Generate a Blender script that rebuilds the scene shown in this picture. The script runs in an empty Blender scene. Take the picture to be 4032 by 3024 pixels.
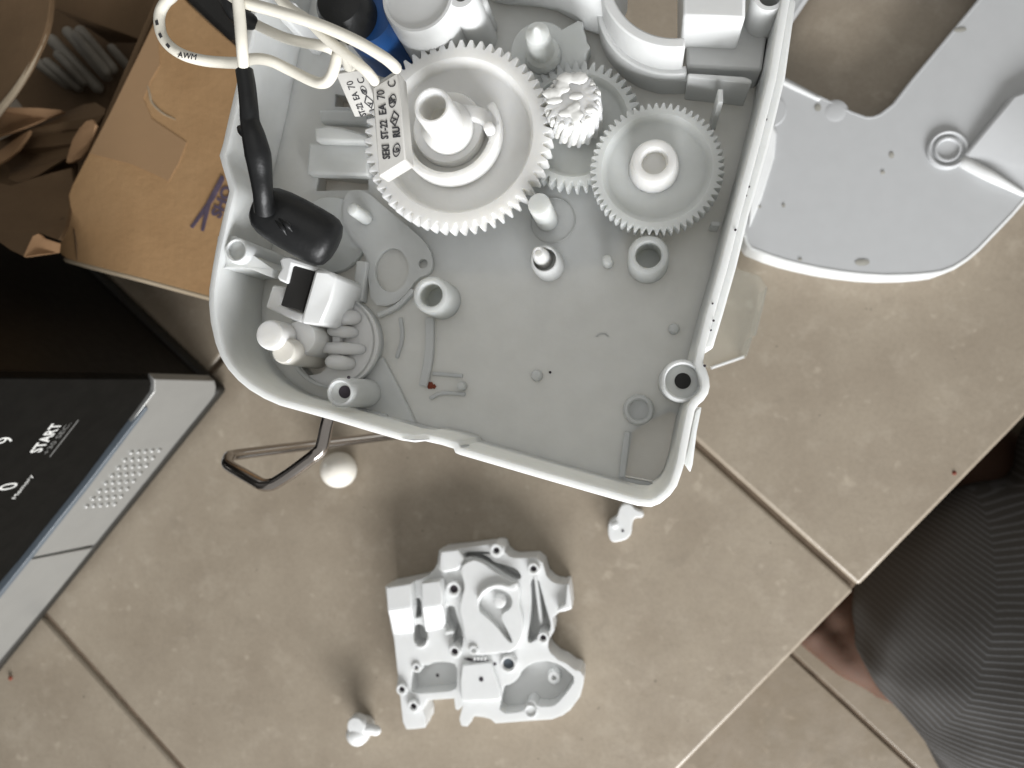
import bpy, bmesh, math, random
from mathutils import Vector, Matrix
from mathutils.geometry import tessellate_polygon
random.seed(7)
R_ = math.radians
scene = bpy.context.scene
COL = scene.collection

# ---------------------------------------------------------------- camera
H = 0.38                      # lens height above the upper tiles (metres)
F_SRC = 26 / 36 * 4032        # focal length in photograph pixels
CX, CY = 2016, 1512
NADIR = (2515, 1568)          # where plumb lines meet in the photograph
_n = Vector((NADIR[0] - CX, -(NADIR[1] - CY), -F_SRC)).normalized()
_ez = -_n
_ex = (Vector((1, 0, 0)) - _n.x * _n).normalized()
_ey = _ez.cross(_ex)
ROT = Matrix((_ex, _ey, _ez))          # camera -> world

def W(u, v, z=0.0):
    """measured point of the photograph, on the horizontal plane at height z"""
    d = ROT @ Vector((u - CX, -(v - CY), -F_SRC))
    t = (z - H) / d.z
    return Vector((d.x * t, d.y * t, z))

def S(z):                              # metres per photograph pixel at height z
    return (H - z) / F_SRC

cam_d = bpy.data.cameras.new("camera")
cam_d.lens = 26; cam_d.sensor_width = 36
cam_d.clip_start = 0.005; cam_d.clip_end = 50
cam = bpy.data.objects.new("camera", cam_d)
COL.objects.link(cam)
cam.matrix_world = Matrix.Translation((0, 0, H)) @ ROT.to_4x4()
cam_d.dof.use_dof = True
cam_d.dof.focus_distance = 0.195
cam_d.dof.aperture_fstop = 17
scene.camera = cam

# ---------------------------------------------------------------- light
world = bpy.data.worlds.new("World"); scene.world = world
world.use_nodes = True
bg = world.node_tree.nodes["Background"]
bg.inputs[0].default_value = (1.0, 0.985, 0.95, 1); bg.inputs[1].default_value = 0.33
def area(name, loc, aim, sx, sy, power, col):
    l = bpy.data.lights.new(name, 'AREA'); l.shape = 'RECTANGLE'; l.size = sx; l.size_y = sy
    l.energy = power; l.color = col
    o = bpy.data.objects.new(name, l); COL.objects.link(o); o.location = loc
    o.rotation_euler = (Vector(aim) - Vector(loc)).to_track_quat('-Z', 'Y').to_euler()
    return o
area("window_light", (0.42, -1.35, 0.55), (0.0, 0.0, 0.08), 1.1, 0.55, 48, (0.985, 0.99, 1.0))
area("overhead_fill", (0.1, 0.5, 1.9), (0.0, 0.0, 0.1), 1.6, 1.2, 3.2, (1.0, 0.98, 0.94))  # weak unseen overhead fill, tuned together with the world ambient
scene.view_settings.view_transform = 'Standard'
scene.view_settings.look = 'None'
scene.view_settings.exposure = 0.0
scene.view_settings.gamma = 1.0

# ---------------------------------------------------------------- materials
def newmat(name):
    m = bpy.data.materials.new(name); m.use_nodes = True
    nt = m.node_tree; b = nt.nodes["Principled BSDF"]
    return m, nt, b
def N(nt, t, **kw):
    n = nt.nodes.new(t)
    for k, v in kw.items():
        if k in n.inputs: n.inputs[k].default_value = v
        else: setattr(n, k, v)
    return n
def coords(nt, scale=1.0):
    tc = N(nt, 'ShaderNodeTexCoord'); g = N(nt, 'ShaderNodeNewGeometry')
    return g.outputs['Position']
def mixcol(nt, fac, a, b, mode='MIX'):
    m = N(nt, 'ShaderNodeMix', data_type='RGBA', blend_type=mode)
    for s, x in ((0, fac), (6, a), (7, b)):
        if hasattr(x, 'links'): nt.links.new(x, m.inputs[s])
        elif s == 0: m.inputs[0].default_value = x
        else: m.inputs[s].default_value = (*x, 1)
    return m.outputs[2]
def ramp(nt, inp, stops):
    r = N(nt, 'ShaderNodeValToRGB'); nt.links.new(inp, r.inputs[0])
    e = r.color_ramp.elements
    e[0].position, e[0].color = stops[0][0], (*[stops[0][1]] * 3, 1)
    e[1].position, e[1].color = stops[-1][0], (*[stops[-1][1]] * 3, 1)
    for p, c in stops[1:-1]:
        x = e.new(p); x.color = (c, c, c, 1)
    return r.outputs[0]
def noise(nt, scale, detail=4, rough=.55, vec=None):
    n = N(nt, 'ShaderNodeTexNoise'); n.inputs['Scale'].default_value = scale
    n.inputs['Detail'].default_value = detail; n.inputs['Roughness'].default_value = rough
    nt.links.new(vec if vec is not None else coords(nt), n.inputs['Vector'])
    return n.outputs['Fac']
def bump(nt, b, h, strength, dist=0.001):
    bp = N(nt, 'ShaderNodeBump'); bp.inputs['Strength'].default_value = strength
    bp.inputs['Distance'].default_value = dist
    nt.links.new(h, bp.inputs['Height']); nt.links.new(bp.outputs[0], b.inputs['Normal'])

def plastic(name, c, rough=.4, sss=0.0, mott=.06, bmp=.08, bscale=900, spec=.5, scl=.006):
    m, nt, b = newmat(name)
    dark = tuple(x * (1 - mott * 2) for x in c)
    f = noise(nt, 120, 5)
    nt.links.new(mixcol(nt, ramp(nt, f, [(.35, 0), (.65, 1)]), dark, c), b.inputs['Base Color'])
    rr = N(nt, 'ShaderNodeMapRange'); nt.links.new(noise(nt, 260, 3), rr.inputs[0])
    rr.inputs[3].default_value = rough - .08; rr.inputs[4].default_value = rough + .1
    nt.links.new(rr.outputs[0], b.inputs['Roughness'])
    b.inputs['Specular IOR Level'].default_value = spec
    if sss:
        b.inputs['Subsurface Weight'].default_value = sss
        b.inputs['Subsurface Radius'].default_value = (1, .95, .85)
        b.inputs['Subsurface Scale'].default_value = scl
    bump(nt, b, noise(nt, bscale, 3), bmp, .0004)
    return m
M_HOUSE = plastic("housing_plastic", (.70, .715, .70), .38, .55, .03, .10, 900, .5, .008)
M_WHITE = plastic("white_plastic", (.71, .72, .715), .32, .15, .02, .08)
M_SHELL = plastic("shell_plastic", (.495, .505, .512), .34, 0, .015, .05)
M_NYLON = plastic("nylon", (.80, .795, .77), .38, .8, .02, .10)
M_NYLON2 = plastic("pale_nylon", (.66, .68, .665), .42, .8, .03, .10)
M_WIRE = plastic("wire_insulation", (.78, .75, .66), .42, 0, .05, .1)
M_CERAM = plastic("fuse_body", (.60, .59, .56), .45, 0, .03, .1)
M_BLACK = plastic("black_rubber", (.010, .0105, .011), .40, 0, .1, .3, 500, .35)
M_BLKMAT = plastic("black_matte", (.012, .011, .010), .55, 0, .1, .1)
M_BLUE = plastic("blue_plastic", (.012, .075, .25), .4, 0, .08, .1)
M_PEARL = plastic("pearl", (.80, .77, .70), .13, .2, .03, .02)
M_INK = plastic("ink", (.035, .035, .04), .6, 0, .1, 0)
M_PRINT = plastic("pale_print", (.55, .55, .53), .5, 0, .05, 0)
M_DIMPRINT = plastic("dim_print", (.13, .13, .125), .5, 0, .05, 0)
M_MARKER = plastic("marker_ink", (.10, .075, .115), .6, 0, .15, 0)
M_TRIM = plastic("trim_plastic", (.10, .12, .14), .3, 0, .05, .02)
M_GLOSS = plastic("gloss_black", (.0065, .0062, .0055), .5, 0, .12, .02, 300, .04)
M_GLOSS2 = plastic("gloss_black_top", (.006, .005, .004), .4, 0, .15, .03, 200, .12)
M_SIDE = plastic("dark_frame", (.022, .020, .016), .55, 0, .1, .05, 900, .25)
M_HOLE = plastic("dark_cavity", (.02, .02, .02), .8, 0, .1, 0)  # dark discs painted for the shade inside holes
M_ROD = plastic("dull_rod", (.33, .30, .25), .5, 0, .08, .1)
M_SMUDGE = plastic("smudge", (.38, .37, .33), .6, 0, .15, .1)
M_CRUMB = plastic("crumb", (.25, .05, .02), .7, 0, .2, .2)
M_SPECK_HOLE = plastic("dark_speck", (.05, .04, .05), .8, 0, .2, .2)  # grime specks; also painted dark fills for the shade in holes and slots

def mk_metal(name, c, rough, brushed):
    m, nt, b = newmat(name)
    b.inputs['Base Color'].default_value = (*c, 1); b.inputs['Metallic'].default_value = .55 if brushed else 1
    b.inputs['Roughness'].default_value = rough
    if brushed:
        mp = N(nt, 'ShaderNodeMapping'); nt.links.new(coords(nt), mp.inputs[0])
        mp.inputs['Rotation'].default_value = (0, 0, R_(-48)); mp.inputs['Scale'].default_value = (30, 900, 30)
        n = noise(nt, 1, 4, .6, mp.outputs[0])
        bump(nt, b, n, .12, .0003)
        f = noise(nt, 60, 4)
        nt.links.new(mixcol(nt, f, tuple(x * .86 for x in c), c), b.inputs['Base Color'])
    return m
M_STEEL = mk_metal("polished_steel", (.50, .46, .43), .16, False)
M_BRUSH = mk_metal("brushed_strip", (.36, .36, .345), .42, True)

def mk_tile(name, c0, c1, spk):
    m, nt, b = newmat(name)
    oi = N(nt, 'ShaderNodeObjectInfo')
    pos = N(nt, 'ShaderNodeVectorMath', operation='ADD'); nt.links.new(coords(nt), pos.inputs[0])
    sc = N(nt, 'ShaderNodeVectorMath', operation='SCALE'); nt.links.new(oi.outputs['Random'], sc.inputs[3])
    sc.inputs[0].default_value = (7, 3, 5); nt.links.new(sc.outputs[0], pos.inputs[1])
    p = pos.outputs[0]
    a = mixcol(nt, ramp(nt, noise(nt, 26, 6, .62, p), [(.34, 0), (.66, 1)]), c0, c1)
    a = mixcol(nt, ramp(nt, noise(nt, 75, 5, .6, p), [(.54, 0), (.70, .5)]), a, spk)
    a = mixcol(nt, ramp(nt, noise(nt, 130, 3, .5, p), [(.65, 0), (.73, .5)]), a, tuple(x * 1.18 for x in spk))
    a = mixcol(nt, ramp(nt, noise(nt, 48, 6, .7, p), [(.58, 0), (.72, .35)]), a, tuple(x * .72 for x in c0))
    a = mixcol(nt, ramp(nt, noise(nt, 210, 2, .5, p), [(.74, 0), (.78, .6)]), a, tuple(x * .45 for x in c0))
    a = mixcol(nt, ramp(nt, noise(nt, 520, 3, .6, p), [(.4, 0), (.75, .22)]), a, tuple(x * .6 for x in c0))
    nt.links.new(a, b.inputs['Base Color'])
    nt.links.new(ramp(nt, noise(nt, 60, 4, .6, p), [(.3, .28), (.7, .42)]), b.inputs['Roughness'])
    b.inputs['Specular IOR Level'].default_value = .5
    bump(nt, b, noise(nt, 220, 5, .6, p), .12, .0008)
    return m
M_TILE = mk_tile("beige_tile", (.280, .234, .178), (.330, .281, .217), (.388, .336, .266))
M_TILE_SHADED = mk_tile("beige_tile_shaded", (.185, .152, .108), (.21, .172, .125), (.235, .195, .145))  # darker copy of the beige tile, shade put into its colour
M_GROUT = plastic("grout", (.17, .125, .085), .9, 0, .15, .5, 400)

def mk_card(name, c, d):
    m, nt, b = newmat(name)
    a = mixcol(nt, ramp(nt, noise(nt, 30, 5), [(.3, 0), (.7, 1)]), d, c)
    mp = N(nt, 'ShaderNodeMapping'); nt.links.new(coords(nt), mp.inputs[0])
    mp.inputs['Rotation'].default_value = (0, 0, R_(15)); mp.inputs['Scale'].default_value = (900, 130, 300)
    a = mixcol(nt, ramp(nt, noise(nt, 1, 4, .6, mp.outputs[0]), [(.35, 0), (.7, .25)]), a, tuple(x * .7 for x in c))
    a = mixcol(nt, ramp(nt, noise(nt, 85, 2), [(.73, 0), (.76, .6)]), a, tuple(x * .45 for x in d))
    nt.links.new(a, b.inputs['Base Color']); b.inputs['Roughness'].default_value = .75
    b.inputs['Specular IOR Level'].default_value = .2
    hs = N(nt, 'ShaderNodeMath', operation='MULTIPLY_ADD'); nt.links.new(noise(nt, 22, 3), hs.inputs[0]); hs.inputs[1].default_value = 6
    nt.links.new(noise(nt, 350, 5), hs.inputs[2])
    bump(nt, b, hs.outputs[0], .25, .0007)
    return m
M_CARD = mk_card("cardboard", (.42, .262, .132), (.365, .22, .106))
M_CARD_SHADED = mk_card("cardboard_shaded", (.165, .105, .058), (.125, .08, .043))  # cardboard darkened in colour for the shade in and around the carton
M_CARDEDGE = mk_card("cardboard_edge", (.40, .33, .24), (.33, .27, .19))
M_KRAFT = mk_card("kraft_paper", (.43, .26, .14), (.33, .20, .11))
def mk_tape():
    m, nt, b = newmat("tape")
    b.inputs['Base Color'].default_value = (.335, .208, .108, 1); b.inputs['Roughness'].default_value = .28
    bump(nt, b, noise(nt, 160, 4), .15, .0006)
    return m
M_TAPE = mk_tape()
def mk_clear():
    m, nt, b = newmat("clear_plastic")
    b.inputs['Base Color'].default_value = (.93, .95, .92, 1); b.inputs['Roughness'].default_value = .06
    b.inputs['Transmission Weight'].default_value = .92; b.inputs['IOR'].default_value = 1.2
    b.inputs['Alpha'].default_value = .75
    bump(nt, b, noise(nt, 80, 3), .05, .0005)
    return m
M_CLEAR = mk_clear()
def mk_grease():
    m, nt, b = newmat("grease")
    b.inputs['Base Color'].default_value = (.84, .84, .81, 1); b.inputs['Roughness'].default_value = .22
    bump(nt, b, noise(nt, 500, 2), .25, .0006)
    return m
M_GREASE = mk_grease()
def mk_skin():
    m, nt, b = newmat("skin")
    nt.links.new(mixcol(nt, noise(nt, 70, 5), (.085, .047, .032), (.12, .068, .046)), b.inputs['Base Color'])  # skin tone darkened for the shade the feet sit in
    b.inputs['Roughness'].default_value = .7; b.inputs['Specular IOR Level'].default_value = .25; b.inputs['Subsurface Weight'].default_value = .15
    b.inputs['Subsurface Scale'].default_value = .004
    bump(nt, b, noise(nt, 500, 4), .2, .0006)
    return m
M_SKIN = mk_skin()
def mk_knit(origin, ang):
    m, nt, b = newmat("ribbed_knit")
    tc = N(nt, 'ShaderNodeTexCoord'); mp = N(nt, 'ShaderNodeMapping', vector_type='TEXTURE')
    nt.links.new(coords(nt), mp.inputs[0])
    mp.inputs['Location'].default_value = origin; mp.inputs['Rotation'].default_value = (0, 0, ang)
    sp = N(nt, 'ShaderNodeSeparateXYZ'); nt.links.new(mp.outputs[0], sp.inputs[0])
    ab = N(nt, 'ShaderNodeMath', operation='ABSOLUTE'); nt.links.new(sp.outputs[0], ab.inputs[0])
    mu = N(nt, 'ShaderNodeMath', operation='MULTIPLY_ADD'); nt.links.new(ab.outputs[0], mu.inputs[0])
    mu.inputs[1].default_value = -.55; nt.links.new(sp.outputs[1], mu.inputs[2])
    m2 = N(nt, 'ShaderNodeMath', operation='MULTIPLY_ADD'); nt.links.new(noise(nt, 25, 2), m2.inputs[0])
    m2.inputs[1].default_value = .004; nt.links.new(mu.outputs[0], m2.inputs[2])
    w = N(nt, 'ShaderNodeMath', operation='MULTIPLY'); nt.links.new(m2.outputs[0], w.inputs[0]); w.inputs[1].default_value = 2 * math.pi / .0034
    s = N(nt, 'ShaderNodeMath', operation='SINE'); nt.links.new(w.outputs[0], s.inputs[0])
    r = ramp(nt, s.outputs[0], [(.0, 0), (.9, 1)])
    k = noise(nt, 900, 3)
    rx = N(nt, 'ShaderNodeMapRange'); nt.links.new(sp.outputs[0], rx.inputs[0])
    rx.inputs[1].default_value = -.050; rx.inputs[2].default_value = .0  # ribs faded to one side; grazing light put into colour and bump
    mm = N(nt, 'ShaderNodeMath', operation='MULTIPLY'); nt.links.new(r, mm.inputs[0]); nt.links.new(rx.outputs[0], mm.inputs[1])
    r = mm.outputs[0]
    a = mixcol(nt, r, (.076, .073, .069), (.135, .137, .142))
    a = mixcol(nt, ramp(nt, k, [(.35, 0), (.7, .4)]), a, (.072, .068, .062))
    nt.links.new(a, b.inputs['Base Color']); b.inputs['Roughness'].default_value = .9
    b.inputs['Specular IOR Level'].default_value = .1
    bump(nt, b, r, .3, .0008)
    return m

# ---------------------------------------------------------------- builders
ORG = {}                                  # world origin of each object (all its meshes are authored in world space)
def tag(o, label=None, cat=None, group=None, kind=None):
    if label: o["label"] = label
    if cat: o["category"] = cat
    if group: o["group"] = group
    if kind: o["kind"] = kind
    return o
def thing(name, loc, label, cat, group=None):
    o = bpy.data.objects.new(name, None); COL.objects.link(o)
    o.empty_display_size = .01; o.location = loc; ORG[o.name] = Vector(loc)
    return tag(o, label, cat, group)
def mesh(name, verts, faces, m, parent=None, smooth=35, bev=0, seg=2, loc=None):
    vs = [Vector(v) for v in verts]
    if parent is not None: org = ORG[parent.name]
    elif loc is not None: org = Vector(loc)
    else:
        lo = [min(v[i] for v in vs) for i in range(3)]; hi = [max(v[i] for v in vs) for i in range(3)]
        org = Vector(((lo[0] + hi[0]) / 2, (lo[1] + hi[1]) / 2, lo[2]))
    me = bpy.data.meshes.new(name)
    me.from_pydata([v - org for v in vs], [], faces)
    bm = bmesh.new(); bm.from_mesh(me)
    bmesh.ops.remove_doubles(bm, verts=bm.verts, dist=1e-6)
    bmesh.ops.recalc_face_normals(bm, faces=bm.faces)
    bm.to_mesh(me); bm.free()
    me.materials.append(m)
    if smooth:
        me.polygons.foreach_set('use_smooth', [True] * len(me.polygons))
        me.set_sharp_from_angle(angle=R_(smooth))
    o = bpy.data.objects.new(name, me); COL.objects.link(o)
    ORG[o.name] = org
    if parent is not None: o.parent = parent
    else: o.location = org
    if bev:
        b = o.modifiers.new("bevel", 'BEVEL'); b.width = bev; b.segments = seg
        b.limit_method = 'ANGLE'; b.angle_limit = R_(32); b.harden_normals = False
    return o
def join(parts):                          # [(verts, faces)...] -> one
    V, Fc = [], []
    for v, f in parts:
        k = len(V); V += list(v); Fc += [tuple(i + k for i in q) for q in f]
    return V, Fc
def loops_g(loops, cap0=True, cap1=True, closed=False):
    n = len(loops[0]); V = [p for l in loops for p in l]; Fc = []
    L = len(loops)
    for a in range(L if closed else L - 1):
        c = (a + 1) % L
        for i in range(n):
            j = (i + 1) % n
            Fc.append((a * n + i, a * n + j, c * n + j, c * n + i))
    if not closed:
        if cap0: Fc.append(tuple(range(n))[::-1])
        if cap1: Fc.append(tuple((L - 1) * n + i for i in range(n)))
    return V, Fc
def circ(c, r, z, n, ph=0, ry=None):
    ry = r if ry is None else ry
    return [Vector((c[0] + r * math.cos(ph + 2 * math.pi * i / n), c[1] + ry * math.sin(ph + 2 * math.pi * i / n), z)) for i in range(n)]
def lathe_g(c, prof, n=40):
    return loops_g([circ(c, max(r, 1e-5), z, n) for r, z in prof])
def lathe(name, c, prof, m, parent=None, n=40, **kw):
    return mesh(name, *lathe_g(c, prof, n), m, parent, **kw)
def offs(poly, d):                        # offset a CCW/CW polygon inward by d
    n = len(poly)
    ar = sum(poly[i][0] * poly[(i + 1) % n][1] - poly[(i + 1) % n][0] * poly[i][1] for i in range(n))
    s = 1 if ar > 0 else -1
    out = []
    for i in range(n):
        p, q, r = Vector(poly[i - 1][:2]), Vector(poly[i][:2]), Vector(poly[(i + 1) % n][:2])
        a = (q - p).normalized(); b = (r - q).normalized()
        na = Vector((-a.y, a.x)) * s; nb = Vector((-b.y, b.x)) * s
        k = (na + nb); k = k.normalized() if k.length > 1e-6 else na
        c = max(.55, k.dot(na))
        out.append(q + k * d / c)
    return out
def smooth_poly(pts, it=2):
    for _ in range(it):
        q = []
        for i in range(len(pts)):
            a, b = Vector(pts[i]), Vector(pts[(i + 1) % len(pts)])
            q += [a * .75 + b * .25, a * .25 + b * .75]
        pts = q
    return pts
def rs(pts, it=1):                        # open/closed photo-pixel outline rounding
    return [tuple(p) for p in smooth_poly([Vector(p) for p in pts], it)]
def prism_g(poly, z0, z1, chamfer=0.0):
    l = [[Vector((p[0], p[1], z0)) for p in poly]]
    if chamfer:
        l.append([Vector((p[0], p[1], z1 - chamfer)) for p in poly])
        l.append([Vector((p[0], p[1], z1)) for p in offs(poly, chamfer)])
    else: l.append([Vector((p[0], p[1], z1)) for p in poly])
    return loops_g(l)
def PX(pts, z):                           # photo outline at height z -> world xy
    return [W(u, v, z) for u, v in pts]
def prism(name, pts, z0, z1, m, parent=None, bev=.0004, **kw):
    return mesh(name, *prism_g(PX(pts, z1), z0, z1), m, parent, bev=bev, **kw)
def plate_g(poly, holes, z0, z1):
    loops = [poly] + holes
    V, Fc = [], []
    def cap(z, flip):
        base = len(V)
        pl = [[Vector((p[0], p[1], 0)) for p in l] for l in loops]
        for l in loops: V.extend(Vector((p[0], p[1], z)) for p in l)
        for t in tessellate_polygon(pl):
            Fc.append(tuple(base + i for i in (t[::-1] if flip else t)))
        return base
    b1 = cap(z1, False); b0 = cap(z0, True); k = 0
    for l in loops:
        n = len(l)
        for i in range(n):
            j = (i + 1) % n
            Fc.append((b0 + k + i, b0 + k + j, b1 + k + j, b1 + k + i))
        k += n
    return V, Fc
def slab_g(pts, th):                      # bent sheet: (u, v, z) corners, thickness th
    top = [W(u, v, z) for u, v, z in pts]; n = len(top)
    V = top + [p - Vector((0, 0, th)) for p in top]
    tri = tessellate_polygon([[Vector((p.x, p.y, 0)) for p in top]])
    Fc = [tuple(t) for t in tri] + [tuple(i + n for i in t[::-1]) for t in tri]
    Fc += [(i, (i + 1) % n, (i + 1) % n + n, i + n) for i in range(n)]
    return V, Fc
def cat(pts, k=6):
    P = [Vector(p) for p in pts]; out = []
    for i in range(len(P) - 1):
        a = P[i - 1] if i else P[0] * 2 - P[1]; b, c = P[i], P[i + 1]
        d = P[i + 2] if i + 2 < len(P) else P[-1] * 2 - P[-2]
        for j in range(k):
            t = j / k
            out.append(.5 * ((2 * b) + (c - a) * t + (2 * a - 5 * b + 4 * c - d) * t * t + (3 * b - a - 3 * c + d) * t ** 3))
    return out + [P[-1]]
def tube_g(path, rad, n=14, k=6, rounded=True, flat=1.0):
    P = cat(path, k) if k > 1 else [Vector(p) for p in path]
    if not callable(rad):
        if isinstance(rad, (list, tuple)):
            rl = list(rad)
            def radf(t, rl=rl):
                x = t * (len(rl) - 1); i = min(int(x), len(rl) - 2); f = x - i
                return rl[i] * (1 - f) + rl[i + 1] * f
        else: radf = lambda t: rad
    else: radf = rad
    T = [(P[min(i + 1, len(P) - 1)] - P[max(i - 1, 0)]).normalized() for i in range(len(P))]
    up = Vector((0, 0, 1))
    if abs(T[0].dot(up)) > .9: up = Vector((0, 1, 0))
    u = (up - T[0] * up.dot(T[0])).normalized(); loops = []
    for i, p in enumerate(P):
        u = (u - T[i] * u.dot(T[i])).normalized(); w = T[i].cross(u)
        r = radf(i / (len(P) - 1))
        loops.append([p + (u * math.sin(a) * flat + w * math.cos(a)) * r for a in (2 * math.pi * q / n for q in range(n))])
    if rounded:
        for end in (0, -1):
            c = P[end]; t = -T[0] if end == 0 else T[-1]; r = radf(0 if end == 0 else 1)
            ex = [[c + (q - c) * f + t * r * h for q in loops[end]] for f, h in ((.85, .45), (.5, .8), (.08, .95))]
            if end == 0: loops = ex[::-1] + loops
            else: loops = loops + ex
    return loops_g(loops)
def tube(name, path, rad, m, parent=None, **kw):
    kk = {x: kw.pop(x) for x in ('n', 'k', 'rounded', 'flat') if x in kw}
    return mesh(name, *tube_g(path, rad, **kk), m, parent, smooth=kw.pop('smooth', 60), **kw)
def box_g(c, ax, ay, az, sx, sy, sz):
    V = []
    for k in (-1, 1):
        for j in (-1, 1):
            for i in (-1, 1):
                V.append(Vector(c) + ax * i * sx / 2 + ay * j * sy / 2 + az * k * sz / 2)
    return V, [(0, 2, 3, 1), (4, 5, 7, 6), (0, 1, 5, 4), (2, 6, 7, 3), (0, 4, 6, 2), (1, 3, 7, 5)]
def text_g(s, size, o, xdir, zdir=Vector((0, 0, 1)), depth=.00008, bold=0.0, shear=0.0, align='LEFT', squeeze=1.0):
    c = bpy.data.curves.new("lettering", 'FONT'); c.body = s; c.size = size; c.extrude = depth
    c.offset = bold; c.shear = shear; c.align_x = align; c.resolution_u = 3
    ob = bpy.data.objects.new("lettering", c); COL.objects.link(ob)
    dg = bpy.context.evaluated_depsgraph_get()
    me = bpy.data.meshes.new_from_object(ob.evaluated_get(dg))
    x = xdir.normalized(); z = (zdir - x * zdir.dot(x)).normalized(); y = z.cross(x)
    V = [Vector(o) + x * v.co.x * squeeze + y * v.co.y + z * v.co.z for v in me.vertices]
    Fc = [tuple(p.vertices) for p in me.polygons]
    bpy.data.objects.remove(ob); bpy.data.curves.remove(c); bpy.data.meshes.remove(me)
    return V, Fc
def ring_g(c, r0, r1, z0, z1, n=36):      # tube: outer r1, inner r0
    return loops_g([circ(c, r1, z0, n), circ(c, r1, z1 - .0004, n), circ(c, r1 - .0004, z1, n), circ(c, r0 + .0003, z1, n), circ(c, r0, z1 - .0003, n), circ(c, r0, z0, n)], closed=True)
def gear_outline(c, rr, rt, nt, z, ph=0, lean=0):
    P = []
    for i in range(nt):
        for f, r in ((-.40, rr), (-.26, rr + (rt - rr) * .5), (-.12, rt), (.12, rt), (.26, rr + (rt - rr) * .5), (.40, rr)):
            a = ph + 2 * math.pi * (i + f) / nt
            P.append(Vector((c[0] + r * math.cos(a), c[1] + r * math.sin(a), z)))
    return P
def as_circle(outl, c, r, z):             # circle with the same angular sampling as an outline
    out = []
    for p in outl:
        a = math.atan2(p.y - c[1], p.x - c[0])
        out.append(Vector((c[0] + r * math.cos(a), c[1] + r * math.sin(a), z)))
    return out

# ================================================================ SETTING: tiles
K = W(1855 / .5486, 1275 / .5486, 0)
E1 = Vector((-.667, -.745, 0)).normalized()       # along the edge, to lower left
E2 = Vector((-.737, .676, 0)).normalized()        # across, to upper left
T = .3256
def tile_mesh(w, h, th):
    bm = bmesh.new()
    P = [E1 * a + E2 * b for a, b in ((0, 0), (w, 0), (w, h), (0, h))]
    V, Fc = loops_g([[Vector((p.x, p.y, -th)) for p in P], [Vector((p.x, p.y, 0)) for p in P]])
    return V, Fc
def tiles(base, org, rows, cols, gap, z, jit, mt, bv=.0021):
    V, Fc = tile_mesh(T - gap, T - gap, .009)
    first = None
    for i in cols:
        for j in rows:
            p = org + E1 * (i * T + gap / 2) + E2 * (j * T + gap / 2) + Vector((0, 0, z + jit(i, j)))
            if first is None:
                first = mesh('tile', V, Fc, mt, base, bev=bv, seg=3)
                off = ORG[base.name]
                first.data.transform(Matrix.Translation(off)); o = first
            else:
                o = first.copy(); COL.objects.link(o)
            o.parent = base; o.location = p - off
    return first
floor_o = mesh('floor', *loops_g([[K + E1 * a + E2 * b + Vector((0, 0, z)) for a, b in ((-1.7, .002), (1.7, .002), (1.7, 1.7), (-1.7, 1.7))] for z in (-.155, -.0022)]), M_GROUT, None, smooth=0)
tag(floor_o, kind='structure')
tiles(floor_o, K, range(0, 4), range(-4, 4), .0026, 0, lambda i, j: .0007 if (i == -1 and j == 0) else (-.0004 if (i + j) % 2 else 0), M_TILE)
ZL = -.17
low = mesh('lower_floor', *loops_g([[K + E1 * a + E2 * b + Vector((0, 0, z)) for a, b in ((-1.8, -1.6), (1.8, -1.6), (1.8, .25), (-1.8, .25))] for z in (ZL - .03, ZL - .0022)]), M_GROUT, None, smooth=0)
tag(low, kind='structure')
gl = W(3135, 2586, ZL); tpar = (gl - K).dot(E1)
tiles(low, K + E1 * tpar - E2 * (T - .05), range(-2, 1), range(-3, 3), .003, ZL, lambda i, j: 0, M_TILE_SHADED, .0009)

# ================================================================ HOUSING
ZR, ZF = .190, .165
OUT = [(1130, -600), (1020, -120), (985, 40), (948, 230), (925, 343), (895, 472), (875, 562), (860, 612), (872, 655), (890, 715), (899, 752),
       (882, 820), (864, 899), (848, 970), (832, 1060), (820, 1140), (819, 1200), (826, 1270), (844, 1350), (866, 1408), (895, 1455), (935, 1500), (980, 1537),
       (1040, 1573), (1098, 1598), (1297, 1653), (1446, 1698), (1575, 1735), (1630, 1743), (1668, 1738), (1735, 1753), (1783, 1768), (1790, 1785), (1806, 1792),
       (2160, 1895), (2430, 1972), (2510, 1994), (2564, 1999), (2600, 1985), (2640, 1952), (2667, 1915), (2683, 1870), (2694, 1834), (2722, 1690), (2738, 1615),
       (2752, 1594), (2772, 1577), (2790, 1550), (2797, 1522), (2794, 1487), (2784, 1455), (2770, 1427), (2778, 1380), (2813, 1242), (2868, 1050), (2918, 850), (2995, 564), (3060, 307), (3112, 0), (3230, -600)]
outw = PX(OUT, ZR)
hc = W(1795, 900, 0)
house = thing('gear_housing', (hc.x, hc.y, 0), 'open grey-white plastic gear housing full of posts, bosses and ribs', 'housing')
def P_(d, z): return [Vector((p[0], p[1], z)) for p in offs(outw, d)]
wall = loops_g([P_(0.0006, .1585), P_(0, .1887), P_(.0002, .1898), P_(.0005, ZR), P_(.0019, ZR), P_(.0022, .1897), P_(.0024, .1887), P_(.0027, .1585)], closed=True)
mesh('wall', *wall, M_HOUSE, house, smooth=40)
rc = W(2680, -130, ZR); r_in = 275 * S(ZR); r_out = 318 * S(ZR)
def rect(p4, z): return [W(u, v, z).xy for u, v in p4]
pock = [(2492, 1700), (2560, 1655), (2640, 1620), (2676, 1640), (2655, 1780), (2636, 1872), (2615, 1898), (2580, 1905), (2460, 1882)]
slot1 = [(1320, 370), (1440, 385), (1440, 425), (1318, 420)]
slot2 = [(1252, 686), (1450, 706), (1452, 748), (1244, 752)]
holes = [[p.xy for p in circ(rc, r_in, 0, 40)], rect(pock, ZF), rect(slot1, ZF), rect(slot2, ZF)]
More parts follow.
